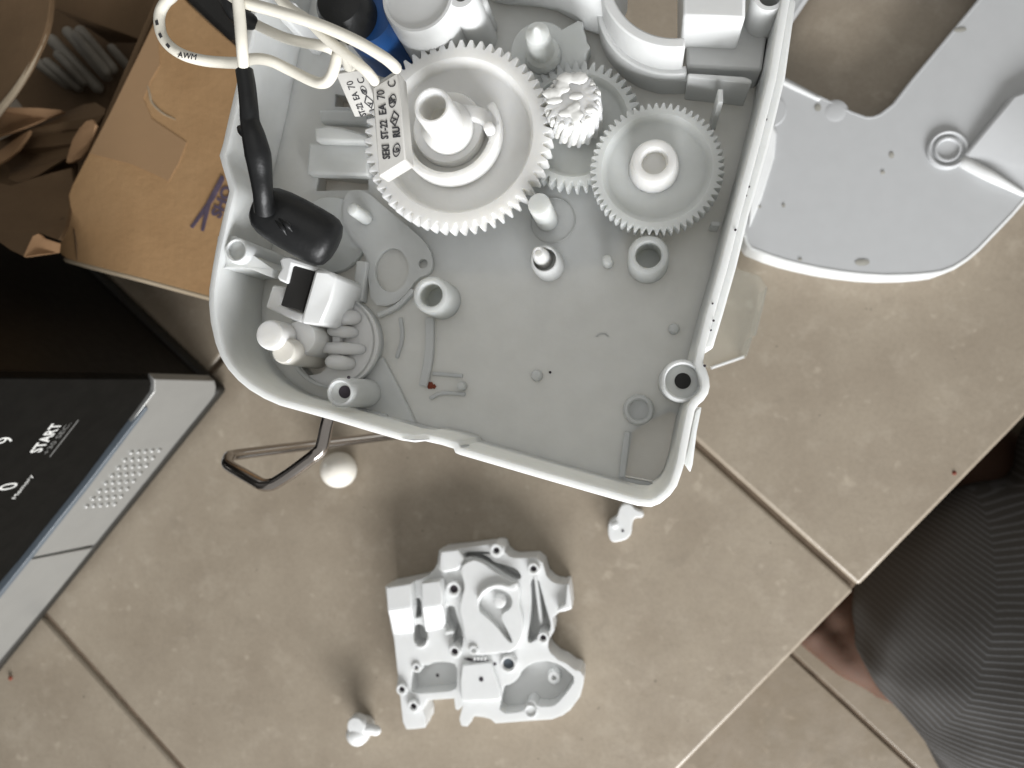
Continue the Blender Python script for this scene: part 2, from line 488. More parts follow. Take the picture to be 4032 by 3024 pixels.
mesh('tray_floor', *plate_g([p.xy for p in P_(.0012, 0)], holes, .1630, ZF), M_HOUSE, house, smooth=0)
# step along the inner left side, low ledge along the bottom wall
led = [(858, 1060), (848, 1150), (850, 1240), (868, 1340), (912, 1430), (985, 1500), (1090, 1560), (1300, 1620), (1460, 1665), (1640, 1705), (1800, 1752), (2160, 1855), (2480, 1945),
       (2470, 1908), (2150, 1818), (1800, 1716), (1640, 1672), (1300, 1585), (1130, 1530), (1040, 1472), (985, 1400), (958, 1320), (950, 1240), (955, 1150), (965, 1085)]
prism('ledge', led, ZF - .001, .1705, M_HOUSE, house, bev=.0012)
for nm, q, zb in (('pocket', pock, .156), ('slot', slot1, .158), ('slot', slot2, .158)):
    o = offs(rect(q, ZF), -.0012); i = offs(rect(q, ZF), -.0002)
    L = lambda pl, z: [Vector((p[0], p[1], z)) for p in pl]
    mesh(nm, *loops_g([L(o, .1635), L(o, zb), L(i, zb + .001), L(i, .1635)][::1] if False else [L(i, .1636), L(i, zb), L(o, zb - .001), L(o, .1636)], cap0=False, cap1=False), M_HOUSE, house, smooth=0)
    mesh(nm + '_floor', *prism_g(offs(rect(q, ZF), -.0008), zb - .001, zb), M_HOUSE, house, smooth=0)
# outer flange on the right flank
fl = [(3092, -420 + 380), (3042, 307), (2977, 564), (2900, 850), (2850, 1050), (2795, 1242), (2765, 1375), (2806, 1375), (2846, 1242), (2900, 1050), (2948, 850), (3030, 564), (3092, 307), (3135, 0)]
prism('flange', fl, .1585, .1868, M_HOUSE, house, bev=.0006)
fl2 = [(2742, 1620), (2724, 1700), (2700, 1835), (2718, 1862), (2728, 1830), (2744, 1700), (2764, 1600)]
prism('flange', fl2, .150, .178, M_HOUSE, house, bev=.0006)
# hollow foot that carries the tray above the tiles
fc = W(2020, 700, ZF)
mesh('pedestal', *loops_g([[Vector((fc.x + sx * .033, fc.y + sy * .028, z)) for sx, sy in [(math.copysign(abs(math.cos(a)) ** .4, math.cos(a)), math.copysign(abs(math.sin(a)) ** .4, math.sin(a))) for a in [2 * math.pi * i / 32 for i in range(32)]]] for z in (0.0006, .1628)]), M_HOUSE, house, smooth=50)
# round window sleeve, cut at its right side by the box
def arc_wall(c, r0, r1, a0, a1, z0, z1, n=44):
    lp = []
    for i in range(n + 1):
        a = a0 + (a1 - a0) * i / n; d = Vector((math.cos(a), math.sin(a), 0)); cc = Vector((c[0], c[1], 0))
        lp.append([cc + d * r0 + Vector((0, 0, z0)), cc + d * r1 + Vector((0, 0, z0)), cc + d * r1 + Vector((0, 0, z1)), cc + d * r0 + Vector((0, 0, z1))])
    return loops_g(lp)
mesh('sleeve', *arc_wall(rc, r_in, r_out, R_(120), R_(273), .160, ZR), M_WHITE, house, bev=.0005)
mesh('sleeve_skirt', *arc_wall(rc, r_out - .001, r_out + .0014, R_(150), R_(276), ZF - .001, .1775), M_WHITE, house, bev=.0005)
# box beside the sleeve: top, slot, ledge and lip
prism('box_block', [(2690, 65), (2935, 75), (2945, -420), (2690, -420)], ZF - .001, .1925, M_WHITE, house, bev=.0008)
prism('box_block', [(2704, 262), (3000, 278), (3030, 60), (2700, 55)], ZF - .001, .1765, M_WHITE, house, bev=.0008)
prism('lip', [(2708, 304), (2960, 330), (2962, 312), (2930, 300), (2709, 286)], ZF - .001, .180, M_WHITE, house, bev=.0005)
prism('lip', [(2540, 300), (2600, 318), (2708, 318), (2708, 285), (2560, 250)], ZF - .001, .174, M_WHITE, house, bev=.0005)
lathe('boss', W(3035, -25, ZR), [(70 * S(ZR), ZF - .001), (66 * S(ZR), .1885), (60 * S(ZR), .1895), (44 * S(ZR), .1895), (40 * S(ZR), .188), (38 * S(ZR), .170)], M_WHITE, house)
prism('rib', [(2826, 350), (2848, 350), (2848, 405), (2826, 405)], ZF - .001, .1845, M_HOUSE, house, bev=.0003)
prism('rib', [(2800, 870), (2838, 870), (2835, 890), (2800, 888)], ZF - .001, .172, M_HOUSE, house, bev=.0003)
# curtain wall across the top
cw = [(1900, -30), (1925, 18), (2000, 30), (2075, 36), (2135, 42), (2200, 58), (2262, 92), (2310, 132), (2360, 148), (2425, 158), (2470, 60), (2500, -400), (1900, -400)]
mesh('curtain_wall', *prism_g(PX(cw, ZF), ZF - .001, .189), M_WHITE, house, bev=.0035, seg=4)
# big raised cylinder and the screw boss next to it
c = W(1636, -28, .192); s = S(.192)
lathe('raised_cylinder', c, [(168 * s, ZF - .001), (160 * s, .184), (156 * s, .189), (150 * s, .1905), (138 * s, .1905), (134 * s, .1895), (1e-5, .1895)], M_WHITE, house, n=56)
c = W(1815, -22, .190)
lathe('screw_boss', c, [(78 * s, ZF - .001), (66 * s, .186), (60 * s, .1892), (54 * s, .190), (30 * s, .190), (26 * s, .189), (24 * s, .170)], M_WHITE, house)
prism('web', [(1905, -40), (1925, 20), (1890, 45), (1840, 30)], ZF - .001, .180, M_WHITE, house, bev=.002)

def boss(name, u, v, z, ro, ri, depth, m=M_HOUSE, base_r=None, dark=False, parent=house, n=40):
    c = W(u, v, z); s = S(z); rb = (base_r or ro) * s
    o = lathe(name, c, [(rb, ZF - .001), (ro * s, z - .0012), (ro * s - .0005, z - .0002), (ro * s - .0009, z), (ri * s + .0004, z), (ri * s, z - .0005), (ri * s * .96, z - depth), (1e-5, z - depth)], m, parent, n=n)
    if dark:
        d = lathe(name + '_hole', c, [(ri * s * .95, z - depth + .0002), (1e-5, z - depth + .0003)], M_HOLE, parent, n=24)
    return o
# screw bosses at the walls
boss('screw_boss', 929, 985, .1895, 56, 42, .0035)
cb = W(940, 990, .1895)
lathe('screw_hole', cb, [(24 * S(.189), .1865), (23 * S(.189), .1863), (1e-5, .1862)], M_SPECK_HOLE, house, n=24)
mesh('boss_web', *slab_g([(845, 1035, .188), (880, 1055, .188), (985, 1058, .186), (1068, 1092, .1845), (1075, 1060, .1845), (990, 1000, .1865), (960, 960, .188), (930, 930, .188), (858, 930, .188)], .020), M_HOUSE, house, bev=.0008)
boss('screw_boss', 1337, 1545, .1885, 63, 44, .0012)
lathe('screw_hole', W(1352, 1543, .1885), [(27 * S(.189), .1875), (26 * S(.189), .1874), (1e-5, .1873)], M_SPECK_HOLE, house, n=24)
boss('screw_boss', 2688, 1500, .1890, 84, 66, .0035)
lathe('screw_hole', W(2688, 1500, .1855), [(31 * S(.1855), .1858), (30 * S(.1855), .1857), (1e-5, .1856)], M_HOLE, house, n=28)
# tubes, pins and stubs standing on the tray floor
boss('tube_boss', 1695, 1160, .178, 77, 48, .009, M_NYLON2, 82)
boss('tube_boss', 2553, 1003, .178, 80, 50, .009, M_NYLON2, 84)
c = W(2122, 803, .1835); s = S(.1835)
lathe('post', c, [(48 * s, ZF - .001), (46 * s, .1828), (42 * s, .1835), (1e-5, .1836)], M_NYLON2, house)
mesh('post_ring', *ring_g(W(2176, 868, ZF), 86 * S(ZF), 93 * S(ZF), ZF - .001, ZF + .0003), M_HOUSE, house)
boss('socket', 2143, 1020, .176, 60, 46, .006, M_WHITE, 66)
c = W(2119, 993, .1815); s = S(.18)
lathe('pin', c, [(40 * s, ZF), (36 * s, .174), (24 * s, .181), (20 * s, .1815), (14 * s, .1815), (11 * s, .1806), (1e-5, .1806)], M_NYLON, house, n=28)
for u, v, z, r in ((2390, 1020, .1715, 20), (2655, 1292, .168, 20), (2110, 1478, .1675, 22), (1812, 1520, .168, 18), (1386, 822, .1785, 26)):
    c = W(u, v, z); s = S(z)
    lathe('stub', c, [(r * s * 1.15, ZF - .001), (r * s, z - .001), (r * s * .8, z - .0002), (r * s * .4, z)], M_NYLON2, house, n=24)
boss('low_ring', 2515, 1614, .168, 60, 40, .002, M_HOUSE)
mesh('gate_mark', *arc_wall(W(2372, 1340, ZF), 24 * S(ZF), 30 * S(ZF), R_(30), R_(150), ZF - .0005, ZF + .0002, 12), M_HOUSE, house)
# ribs and raised plates of the left half
def rib(pts, w, z, m=M_HOUSE, nm='rib'):
    P = [W(u, v, z) for u, v in pts]; L = []; 
    P = cat(P, 4) if len(P) > 2 else P
    a, b = [], []
    for i, p in enumerate(P):
        t = (P[min(i + 1, len(P) - 1)] - P[max(i - 1, 0)]).normalized(); nn = Vector((-t.y, t.x, 0))
        a.append(p + nn * w / 2); b.append(p - nn * w / 2)
    mesh(nm, *prism_g([q.xy for q in a + b[::-1]], ZF - .001, z), m, house, bev=.0003)
prism('step_plate', [(1452, 1440), (1504, 1404), (1570, 1530), (1640, 1678), (1560, 1690), (1350, 1630), (1345, 1490)], ZF - .001, .1672, M_HOUSE, house, bev=.0004)
rib([(1690, 1250), (1686, 1400), (1664, 1520)], .0026, .1668)
rib([(1625, 1140), (1560, 1205), (1484, 1242)], .0014, .1675)
rib([(1424, 1028), (1405, 1185)], .0034, .1690)
rib([(1575, 1250), (1582, 1330), (1560, 1410)], .0012, .1658)
rib([(1690, 1570), (1740, 1548), (1830, 1552)], .0012, .1660)
rib([(1400, 1610), (1520, 1640)], .0012, .1690)
rib([(2470, 1700), (2448, 1880)], .0018, .1664)
rib([(1700, 1470), (1820, 1480)], .0012, .1659)
prism('shelf', [(1235, 500), (1290, 492), (1345, 500), (1420, 520), (1450, 535), (1450, 560), (1240, 555)], ZF - .001, .1725, M_HOUSE, house, bev=.0008)
prism('shelf', [(1215, 560), (1450, 565), (1450, 690), (1205, 684)], ZF - .001, .1690, M_HOUSE, house, bev=.0008)
prism('shelf', [(1255, 430), (1450, 432), (1450, 492), (1260, 480)], ZF - .001, .1675, M_HOUSE, house, bev=.0008)
mesh('round_recess', *ring_g(W(1312, 1345, .170), 178 * S(.170), 196 * S(.170), ZF - .001, .1715, 64), M_HOUSE, house)
prism('clip', [(1140, 0), (1165, 10), (1120, 70), (1085, 62)], ZF, .1885, M_WHITE, house, bev=.0005)

prism('burr', [(1787, 1747), (1832, 1757), (1828, 1762), (1788, 1763)], .184, ZR - .0003, M_HOUSE, house, bev=.0002)
prism('burr', [(1581, 1726), (1628, 1738), (1690, 1734), (1690, 1728), (1628, 1730)], .184, ZR + .0004, M_WHITE, house, bev=.0002)
# small dark specks of grime on the right rim
for u, v, r, z in ((2896, 905, 5, .1902), (2806, 1195, 4, .1902), (2810, 1262, 5, .1902), (2800, 1300, 4, .1902), (2775, 1440, 6, .1902), (2938, 770, 4, .187), (2950, 735, 4, .187), (3018, 470, 4, .187), (1372, 1486, 7, .1888), (2166, 1466, 6, .1652)):
    c = W(u, v, z); s = S(z)
    lathe('speck', c, [(r * s, z - .0004), (r * s * .9, z + .0001), (r * s * .3, z + .0002)], M_SPECK_HOLE, house, n=7)

# ================================================================ GEARS
def gear(name, u, v, z0, z1, rr, rt, nt, rim, dish, label, m, ph=0):
    c = W(u, v, z1); s = S(z1)
    t = thing(name, (c.x, c.y, z0), label, 'gear')
    o1 = gear_outline(c, rr * s, rt * s, nt, z1 - .0004, ph); o0 = gear_outline(c, rr * s, rt * s, nt, z0, ph)
    ot = gear_outline(c, rr * s - .0003, rt * s - .0003, nt, z1, ph)
    lo = [as_circle(o0, c, rim * s * .9, z0), o0, o1, ot, as_circle(o0, c, rim * s + .0005, z1), as_circle(o0, c, rim * s, z1 - .0006), as_circle(o0, c, rim * s - .0008, dish + .0004), as_circle(o0, c, rim * s - .0014, dish)]
    mesh('wheel', *loops_g(lo), m, t, smooth=42)
    return t, c, s
big, bc, bs = gear('large_gear', 1795, 532, .1755, .1815, 363, 394, 58, 312, .1775, 'largest white gear with a tall hollow hub and a curved cam ridge', M_NYLON)
hc_ = W(1700, 415, .1985); hs = S(.1985) * 1.16
mesh('hub', *lathe_g(hc_, [(100 * hs, .1770), (98 * hs, .184), (90 * hs, .1845), (73 * hs, .186), (69 * hs, .1972), (65 * hs, .1982), (59 * hs, .1985), (51 * hs, .1983), (48 * hs, .197), (47 * hs, .188), (1e-5, .188)], 48), M_NYLON, big)
mesh('hub_collar', *lathe_g(W(1762, 500, .1812), [(150 * bs, .177), (148 * bs, .1805), (143 * bs, .1812), (1e-5, .1812)], 56), M_NYLON, big)
cc = W(1762, 505, .184)
mesh('cam_ridge', *arc_wall(cc, 172 * bs, 214 * bs, R_(-170), R_(30), .177, .1835, 40), M_NYLON, big, bev=.0009)
lb = W(1905, 462, .1835)
mesh('cam_lobe', *prism_g(PX(rs([(1790, 400), (1900, 418), (1955, 440), (1972, 490), (1950, 520), (1925, 515), (1880, 470), (1800, 470)], 2), .1835), .177, .1835), M_NYLON, big, bev=.0008)
mesh('cam_pin', *lathe_g(W(1922, 497, .1865), [(24 * bs, .180), (22 * bs, .1858), (15 * bs, .1865), (1e-5, .1866)], 20), M_NYLON, big)

mid, mc, ms = gear('middle_gear', 2268, 492, .1672, .1722, 226, 258, 44, 200, .1700, 'pale gear half hidden under the greasy pinion and the right gear', M_NYLON2)
pc = W(2250, 392, .1875); ps = S(.1875)
pin = thing('pinion', (pc.x, pc.y, .1722), 'stubby white pinion smeared with shiny grease', 'pinion')
L = []
for i in range(13):
    f = i / 12; z = .1724 + (.1865 - .1724) * f
    sh = 1.05 - .03 * f
    L.append(gear_outline(pc, 92 * ps * sh, 113 * ps * sh, 17, z, f * .42))
L.append(gear_outline(pc, 86 * ps, 104 * ps, 17, .1876, .43)); L.append(as_circle(L[-1], pc, 60 * ps, .1880))
mesh('toothed_shaft', *loops_g(L), M_NYLON, pin, smooth=45)
rng = random.Random(3)
def blob(p, rx, ry, rz):
    lp = []
    for ph in range(7):
        t = math.pi * ph / 6 * .98 + .03
        lp.append([p + Vector((math.sin(t) * rx * math.cos(b), math.sin(t) * ry * math.sin(b), rz * math.cos(t))) for b in [2 * math.pi * k / 8 for k in range(8)]])
    return loops_g(lp)
parts = []
for k in range(17):
    if rng.random() < .12: continue
    a0 = .43 + 2 * math.pi * (k + .5) / 17
    P = []
    for i in range(6):
        f = i / 5; z = .1745 + .0122 * f; a = a0 - .43 + .42 * f
        rr = (98 + rng.uniform(0, 9)) * ps * (1.03 - .03 * f)
        P.append(Vector((pc.x + rr * math.cos(a), pc.y + rr * math.sin(a), z)))
    parts.append(tube_g(P, [rng.uniform(.0006, .0011) for _ in range(4)], n=8, k=2))
for i in range(16):
    a = R_(rng.uniform(-180, 180)); rad = rng.uniform(20, 92) * ps
    parts.append(blob(Vector((pc.x + rad * math.cos(a), pc.y + rad * math.sin(a), .18785)), rng.uniform(.0012, .0028), rng.uniform(.001, .002), .0005))
GREASE = parts

rg, rgc, rgs = gear('right_gear', 2585, 662, .1735, .1785, 237, 258, 56, 205, .1765, 'finely toothed white gear nearest the right wall of the housing', M_NYLON2)
mesh('hub', *lathe_g(W(2577, 632, .1835), [(98 * rgs, .1762), (88 * rgs, .1820), (80 * rgs, .1833), (70 * rgs, .1835), (52 * rgs, .1833), (47 * rgs, .182), (45 * rgs, .1800), (1e-5, .1800)], 44), M_NYLON, rg)

# ratchet plate with pointed post, top centre
c = W(2125, 200, .1715); s = S(.1715)
rt = thing('ratchet_plate', (c.x, c.y, .1655), 'grey-white ratchet plate with a pointed post below the top wall', 'ratchet')
pl = []
for i in range(60):
    a = 2 * math.pi * i / 60
    r = 190 if (-100 < (math.degrees(a) + 180) % 360 - 180 < 40) else 120
    if i % 5 == 0 and r > 150: r = 202
    pl.append(Vector((c.x + r * s * math.cos(a), c.y + r * s * math.sin(a))))
mesh('plate', *prism_g(pl, .1656, .1715), M_NYLON2, rt, bev=.0004)
pcx = W(2114, 128, .186); s2 = S(.186)
mesh('post', *lathe_g(pcx, [(78 * s2, .171), (70 * s2, .175), (56 * s2, .176), (51 * s2, .184), (47 * s2, .1855), (20 * s2, .1868), (8 * s2, .1885), (1e-5, .1888)], 36), M_NYLON2, rt)

# disc gear under the rubber boot, lever plate
c = W(1288, 920, .1685); s = S(.1685)
dg = lathe('disc', c, [(165 * s, .1640), (163 * s, .1663), (158 * s, .1667), (1e-5, .1667)], M_NYLON2, None, n=56)
tag(dg, 'flat pale disc lying under the black rubber boot', 'disc')
lv = [(1364, 746), (1440, 751), (1516, 816), (1641, 920), (1690, 974), (1706, 1040), (1690, 1080), (1640, 1095), (1600, 1160), (1540, 1205), (1462, 1200), (1448, 1080), (1440, 1000), (1375, 930), (1343, 854)]
lvw = [p.xy for p in PX(rs(lv, 1), .1670)]
hl = [(W(1527, 1055, .1705).x + 74 * s * math.cos(a), W(1527, 1055, .1705).y + 92 * s * math.sin(a)) for a in [2 * math.pi * i / 28 for i in range(28)]]
hl2 = [p.xy for p in circ(W(1652, 1030, .1705), 20 * s, 0, 20)]
lever = mesh('lever_plate', *plate_g(lvw, [[Vector(p) for p in hl], hl2], .1640, .1670), M_HOUSE, None, smooth=0)
tag(lever, 'pale flat lever with an oval opening, left of the central tube', 'lever')

# toothed pillar in the round recess
c = W(1322, 1345, .1715); s = S(.1715)
tp = thing('cam_plate', (c.x, c.y, .1655), 'round off-white plate with four finger ribs beside the cam pin', 'plate')
pl = [(c.x + 186 * s * math.cos(a), c.y + 186 * s * math.sin(a)) for a in [2 * math.pi * i / 56 for i in range(56)]]
kh = [p.xy for p in PX([(1170, 1290), (1296, 1284), (1300, 1330), (1296, 1352), (1262, 1354), (1262, 1380), (1290, 1386), (1300, 1432), (1262, 1470), (1210, 1480), (1175, 1440), (1160, 1360)], .1715)]
mesh('disc', *plate_g([Vector(p) for p in pl], [kh], .1690, .1715), M_NYLON, tp, smooth=0, bev=.0003)
for y0, x0, x1, w in ((1244, 1300, 1405, .0030), (1302, 1308, 1400, .0022), (1368, 1270, 1430, .0022), (1424, 1304, 1385, .0026)):
    mesh('finger', *tube_g([W(x0, y0, .1745), W((x0 + x1) / 2, y0 + 4, .1737), W(x1, y0 + 8, .1708)], [w * .75, w * .85, w * .7], n=14), M_NYLON, tp, smooth=60)
mesh('spine', *prism_g(PX(rs([(1296, 1216), (1330, 1214), (1338, 1300), (1336, 1400), (1330, 1446), (1300, 1440), (1306, 1360), (1304, 1290)], 1), .1745), .1700, .1745), M_NYLON, tp, bev=.0008)

# cam pin with round head
c1 = W(1060, 1318, .190); s = S(.19); c2 = W(1112, 1382, .188)
cp = thing('cam_pin', (c1.x, c1.y, .166), 'thick glossy white pin with a round head and a side lobe in the left corner', 'pin')
mesh('shaft', *lathe_g(c1, [(68 * s, .1655), (65 * s, .1885), (61 * s, .1897), (55 * s, .190), (1e-5, .1901)], 44), M_NYLON, cp)
mesh('lobe', *lathe_g(c2, [(62 * s, .1655), (58 * s, .1858), (53 * s, .1872), (46 * s, .1876), (1e-5, .1877)], 40), M_PEARL, cp)
mesh('web', *lathe_g(W(1180, 1330, .182), [(85 * s, .1655), (80 * s, .1808), (72 * s, .1822), (1e-5, .1822)], 40), M_NYLON, cp)

# switch: white holder with black insert
zz = .1875
c = W(1190, 1140, zz)
sw = thing('microswitch', (c.x, c.y, .166), 'white plastic switch holder with a black rectangular insert below the rubber boot', 'switch')
mesh('insert', *prism_g(PX([(1152, 1042), (1238, 1066), (1190, 1230), (1104, 1202)], zz), .167, zz), M_BLKMAT, sw, bev=.0004)
mesh('raised_end', *slab_g([(1240, 1060, .190), (1300, 1066, .189), (1326, 1088, .188), (1304, 1177, .188), (1262, 1279, .188), (1186, 1272, .1885), (1192, 1228, .189)], .022), M_WHITE, sw, bev=.0008)
mesh('frame', *prism_g(PX([(1115, 1010), (1140, 1008), (1255, 1050), (1240, 1068), (1150, 1042), (1142, 1076), (1132, 1118), (1100, 1104), (1088, 1090), (1108, 1055), (1098, 1022)], .1885), .167, .1885), M_WHITE, sw, bev=.0006)
mesh('bracket', *prism_g(PX([(1072, 1122), (1128, 1130), (1104, 1202), (1190, 1232), (1186, 1272), (1120, 1245), (1045, 1210)], .1835), .167, .1835), M_NYLON, sw, bev=.0006)

# ================================================================ WIRES, SLEEVE, BOOT, FUSES
RW = 24 * S(.205)
def wire(pts, label, rad=RW, name='white_wire'):
    P = [W(u, v, z) for u, v, z in pts]
    o = tube(name, P, rad, M_WIRE, None, n=14, k=7)
    return tag(o, label, 'wire', 'white wires of the thermal fuses'), P
w1, _ = wire([(915, -150, .215), (932, -40, .215), (943, 60, .214), (951, 160, .213), (957, 240, .211), (963, 300, .208)], 'short straight white wire entering the top of the black sleeve')
w2, _ = wire([(720, -120, .20), (690, -30, .204), (650, 12, .205), (628, 62, .205), (634, 128, .205), (665, 178, .205), (722, 216, .205), (800, 238, .204), (880, 246, .203), (945, 246, .203), (1000, 232, .203), (1065, 240, .203), (1150, 280, .202), (1228, 318, .202), (1275, 326, .203), (1303, 302, .204), (1320, 255, .205), (1332, 205, .205), (1350, 190, .199), (1372, 262, .189)], 'white wire looping left over the cardboard and back to the rear fuse')
w3, _ = wire([(900, 40, .196), (960, 72, .197), (1040, 112, .198), (1120, 148, .1985), (1200, 168, .199), (1258, 178, .1985), (1315, 200, .196), (1392, 268, .187)], 'lowest of the white wires crossing to the rear fuse', RW * .95)
w4, _ = wire([(880, -40, .212), (950, 5, .212), (1080, 42, .212), (1250, 95, .212), (1400, 160, .211), (1500, 218, .2095), (1540, 248, .208), (1560, 268, .2045)], 'upper long white wire ending at the front fuse right corner')
w5, _ = wire([(1060, -60, .206), (1125, 20, .207), (1210, 78, .208), (1280, 145, .2085), (1350, 205, .2085), (1430, 268, .208), (1462, 302, .2065), (1474, 318, .205)], 'white wire running under the long one to the front fuse left corner', RW * .95)
# printed marks along the loop of insulation
mk = []
for u, v, ang in ((631, 100, 78), (645, 150, 62), (675, 190, 48)):
    p = W(u, v, .205) + Vector((0, 0, RW * .97)); d = Vector((math.sin(R_(90 - ang)), -math.cos(R_(90 - ang)), 0)).normalized()
    mk.append(box_g(p, d, Vector((-d.y, d.x, 0)), Vector((0, 0, 1)), .0013, .0008, .0002))
mesh('printed_mark', *join(mk), M_INK, w2)
mesh('lettering', *text_g('AWM', .0022, W(712, 235, .205) + Vector((0, 0, RW * .99)), Vector((1, -.22, 0))), M_INK, w2)
mesh('lettering', *text_g('W', .002, W(968, 230, .2105) + Vector((0, 0, RW * .99)), Vector((.1, 1, 0))), M_INK, w1)

SL = [(962, 278, .209), (972, 340, .209), (980, 420, .209), (985, 480, .208), (1000, 540, .208), (1016, 610, .207), (1026, 680, .205), (1035, 760, .203), (1042, 830, .199)]
slv = thing('heat_shrink_sleeve', W(1000, 540, .205), 'long shiny black heat-shrink sleeve joining the white wire to the boot', 'sleeve')
mesh('sleeve_tube', *tube_g([W(*p) for p in SL], [x * S(.207) for x in (37, 38, 39, 41, 50, 56, 50, 43, 46)], n=20, rounded=False), M_BLACK, slv, smooth=60)
mesh('fold', *tube_g([W(u, v, z) for u, v, z in ((945, 505, .207), (960, 520, .2085), (1000, 532, .209), (1018, 538, .208))], [x * S(.208) for x in (14, 22, 24, 12)], n=12), M_BLACK, slv, smooth=60)
bx0, bx1 = W(1045, 822, .1935), W(1312, 968, .1885)
ax = (bx1 - bx0); Lb = ax.length; axn = ax.normalized()
bt = thing('rubber_boot', W(1160, 890, .175), 'matt black rubber boot, fat and rounded, lying over the pale disc', 'boot')
rb = 119 * S(.195)
prof = [(-.16, .05), (-.15, .35), (-.12, .58), (-.05, .78), (.05, .9), (.2, .97), (.4, 1.0), (.65, 1.0), (.82, .985), (.92, .93), (.99, .80), (1.03, .55), (1.05, .25), (1.055, .03)]
u_ = Vector((0, 0, 1)); u_ = (u_ - axn * u_.dot(axn)).normalized(); v_ = axn.cross(u_)
lp = [[bx0 + axn * (t * Lb) + (u_ * math.sin(a) * .82 + v_ * math.cos(a)) * r * rb for a in [2 * math.pi * k / 40 for k in range(40)]] for t, r in prof]
mesh('boot_body', *loops_g(lp), M_BLACK, bt, smooth=80)
for (p, q) in (((1085, 870), (1128, 925)), ((1100, 862), (1150, 910))):
    mesh('crease', *tube_g([W(*p, .2012), W((p[0] + q[0]) / 2 + 6, (p[1] + q[1]) / 2, .2018), W(*q, .2008)], [.0003, .0008, .0002], n=8), M_BLACK, bt, smooth=80)

def fuse(label, quad, ztop, h, drop, toph, tail=True):
    """box whose printed top face has the photo corners TL, TR, BR, BL"""
    zs = (ztop + toph, ztop + toph, ztop + drop, ztop + drop)
    t4 = [W(u, v, z) for (u, v), z in zip(quad, zs)]
    nz = (t4[1] - t4[0]).cross(t4[3] - t4[0]).normalized()
    if nz.z < 0: nz = -nz
    b4 = [p - nz * h for p in t4]
    c = sum(b4, Vector()) / 4
    t = thing('thermal_fuse', c, label, 'thermal fuse', 'white block thermal fuses')
    mesh('body', t4 + b4, [(0, 1, 2, 3), (7, 6, 5, 4), (0, 4, 5, 1), (1, 5, 6, 2), (2, 6, 7, 3), (3, 7, 4, 0)], M_CERAM, t, bev=.0004)
    yd = ((t4[0] + t4[1]) - (t4[3] + t4[2])) / 2; xd = ((t4[1] - t4[0]) + (t4[2] - t4[3])) / 2
    o = t4[3] + nz * .0001
    Wd, Ld = xd.length, yd.length; x, y = xd.normalized(), yd.normalized()
    y = (y - x * 0).normalized()
    at = lambda a, b: o + xd * a + yd * b      # a across, b along (from the lower end)
    tx = lambda s_, a, b, sz, sq=1.0, bold=0.00006: text_g(s_, sz, at(a, b), y, nz, .00006, bold, squeeze=sq)
    cap = Wd * .36
    if tail:
        L = [tx('SEKI', .46, .12, cap * .95, .72), tx('ST-22', .46, .345, cap * .95, .72), tx('EA', .46, .615, cap * .95, .85)]
        L += [tx('70', .46, .785, cap * 1.05, .8, 0), tx('C', .88, .845, cap * 1.05, .8, 0)]
    else:                                   # only the upper half of the print clears the gear
        L = [tx('ST-22', .46, .02, cap * .9, .58), tx('EA', .46, .38, cap * .9, .7), tx('70', .46, .62, cap, .8, 0), tx('C', .88, .72, cap, .8, 0)]
    def em_ring(b, r, inner):
        c = at(.72, b); V = []
        pts = []
        for rr in (r, r * .8):
            pts.append([c + (x * math.cos(a) * rr * .85 + y * math.sin(a) * rr * 1.2) + nz * .00005 for a in [2 * math.pi * k / 24 for k in range(24)]])
        L.append(loops_g(pts, False, False))
        L.append(text_g(inner, r * 1.7, c - y * r * .7 + x * r * .5, y, nz, .00006, .00008, squeeze=.7))
    em_ring(.72 if tail else .56, Wd * .17 if tail else Wd * .13, 'SP')
    c = at(.74, .52 if tail else .30)
    d = [c + y * Wd * .26, c + x * Wd * .18, c - y * Wd * .26, c - x * Wd * .18]; di = [c + (p - c) * .72 for p in d]
    L.append(loops_g([[p + nz * .00005 for p in d], [p + nz * .00005 for p in di]], False, False))
    L.append(text_g('V', Wd * .2, c - y * Wd * .12 + x * Wd * .08, y, nz, .00006, .00006))
    L.append(text_g('RU', cap * .9, at(.88, .285 if tail else .01), y, nz, .00006, .0001, squeeze=.8 if tail else .5))
    if tail: em_ring(.17, Wd * .17, 'G')
    mesh('lettering', *join(L), M_INK, t, smooth=0)
    # potting in the open end
    e0 = (t4[0] + t4[1]) / 2 - nz * h * .5
    mesh('potting', *box_g(e0 + y * .0004, x, y, nz, Wd * .78, .0016, h * .7), M_WHITE, t, bev=.0004)
    return t
fuse('front thermal fuse, white block printed with 70 C, lying over the large gear', [(1464, 345), (1568, 280), (1598, 632), (1492, 697)], .1985, .0082, .0012, .0034)
fuse('rear thermal fuse, dangling behind the front one and dipping under the gear edge', [(1318, 288), (1432, 272), (1496, 452), (1396, 462)], .182, .0045, -.0014, .006, False)

# capacitor with black cap and blue body
c = W(1338, 8, .1955); s = S(.1955)
cpz = thing('capacitor', (c.x, c.y, .166), 'bright blue round capacitor under a black domed rubber cap at the top', 'capacitor')
mesh('cap', *lathe_g(c, [(120 * s, .187), (119 * s, .1915), (112 * s, .1945), (95 * s, .1962), (50 * s, .197), (1e-5, .1972)], 48), M_BLACK, cpz)
cbx = c + Vector((.0038, .0004, 0))
mesh('body', *lathe_g(cbx, [(128 * s, .1655), (128 * s, .1855), (122 * s, .1875), (1e-5, .1876)], 48), M_BLUE, cpz)
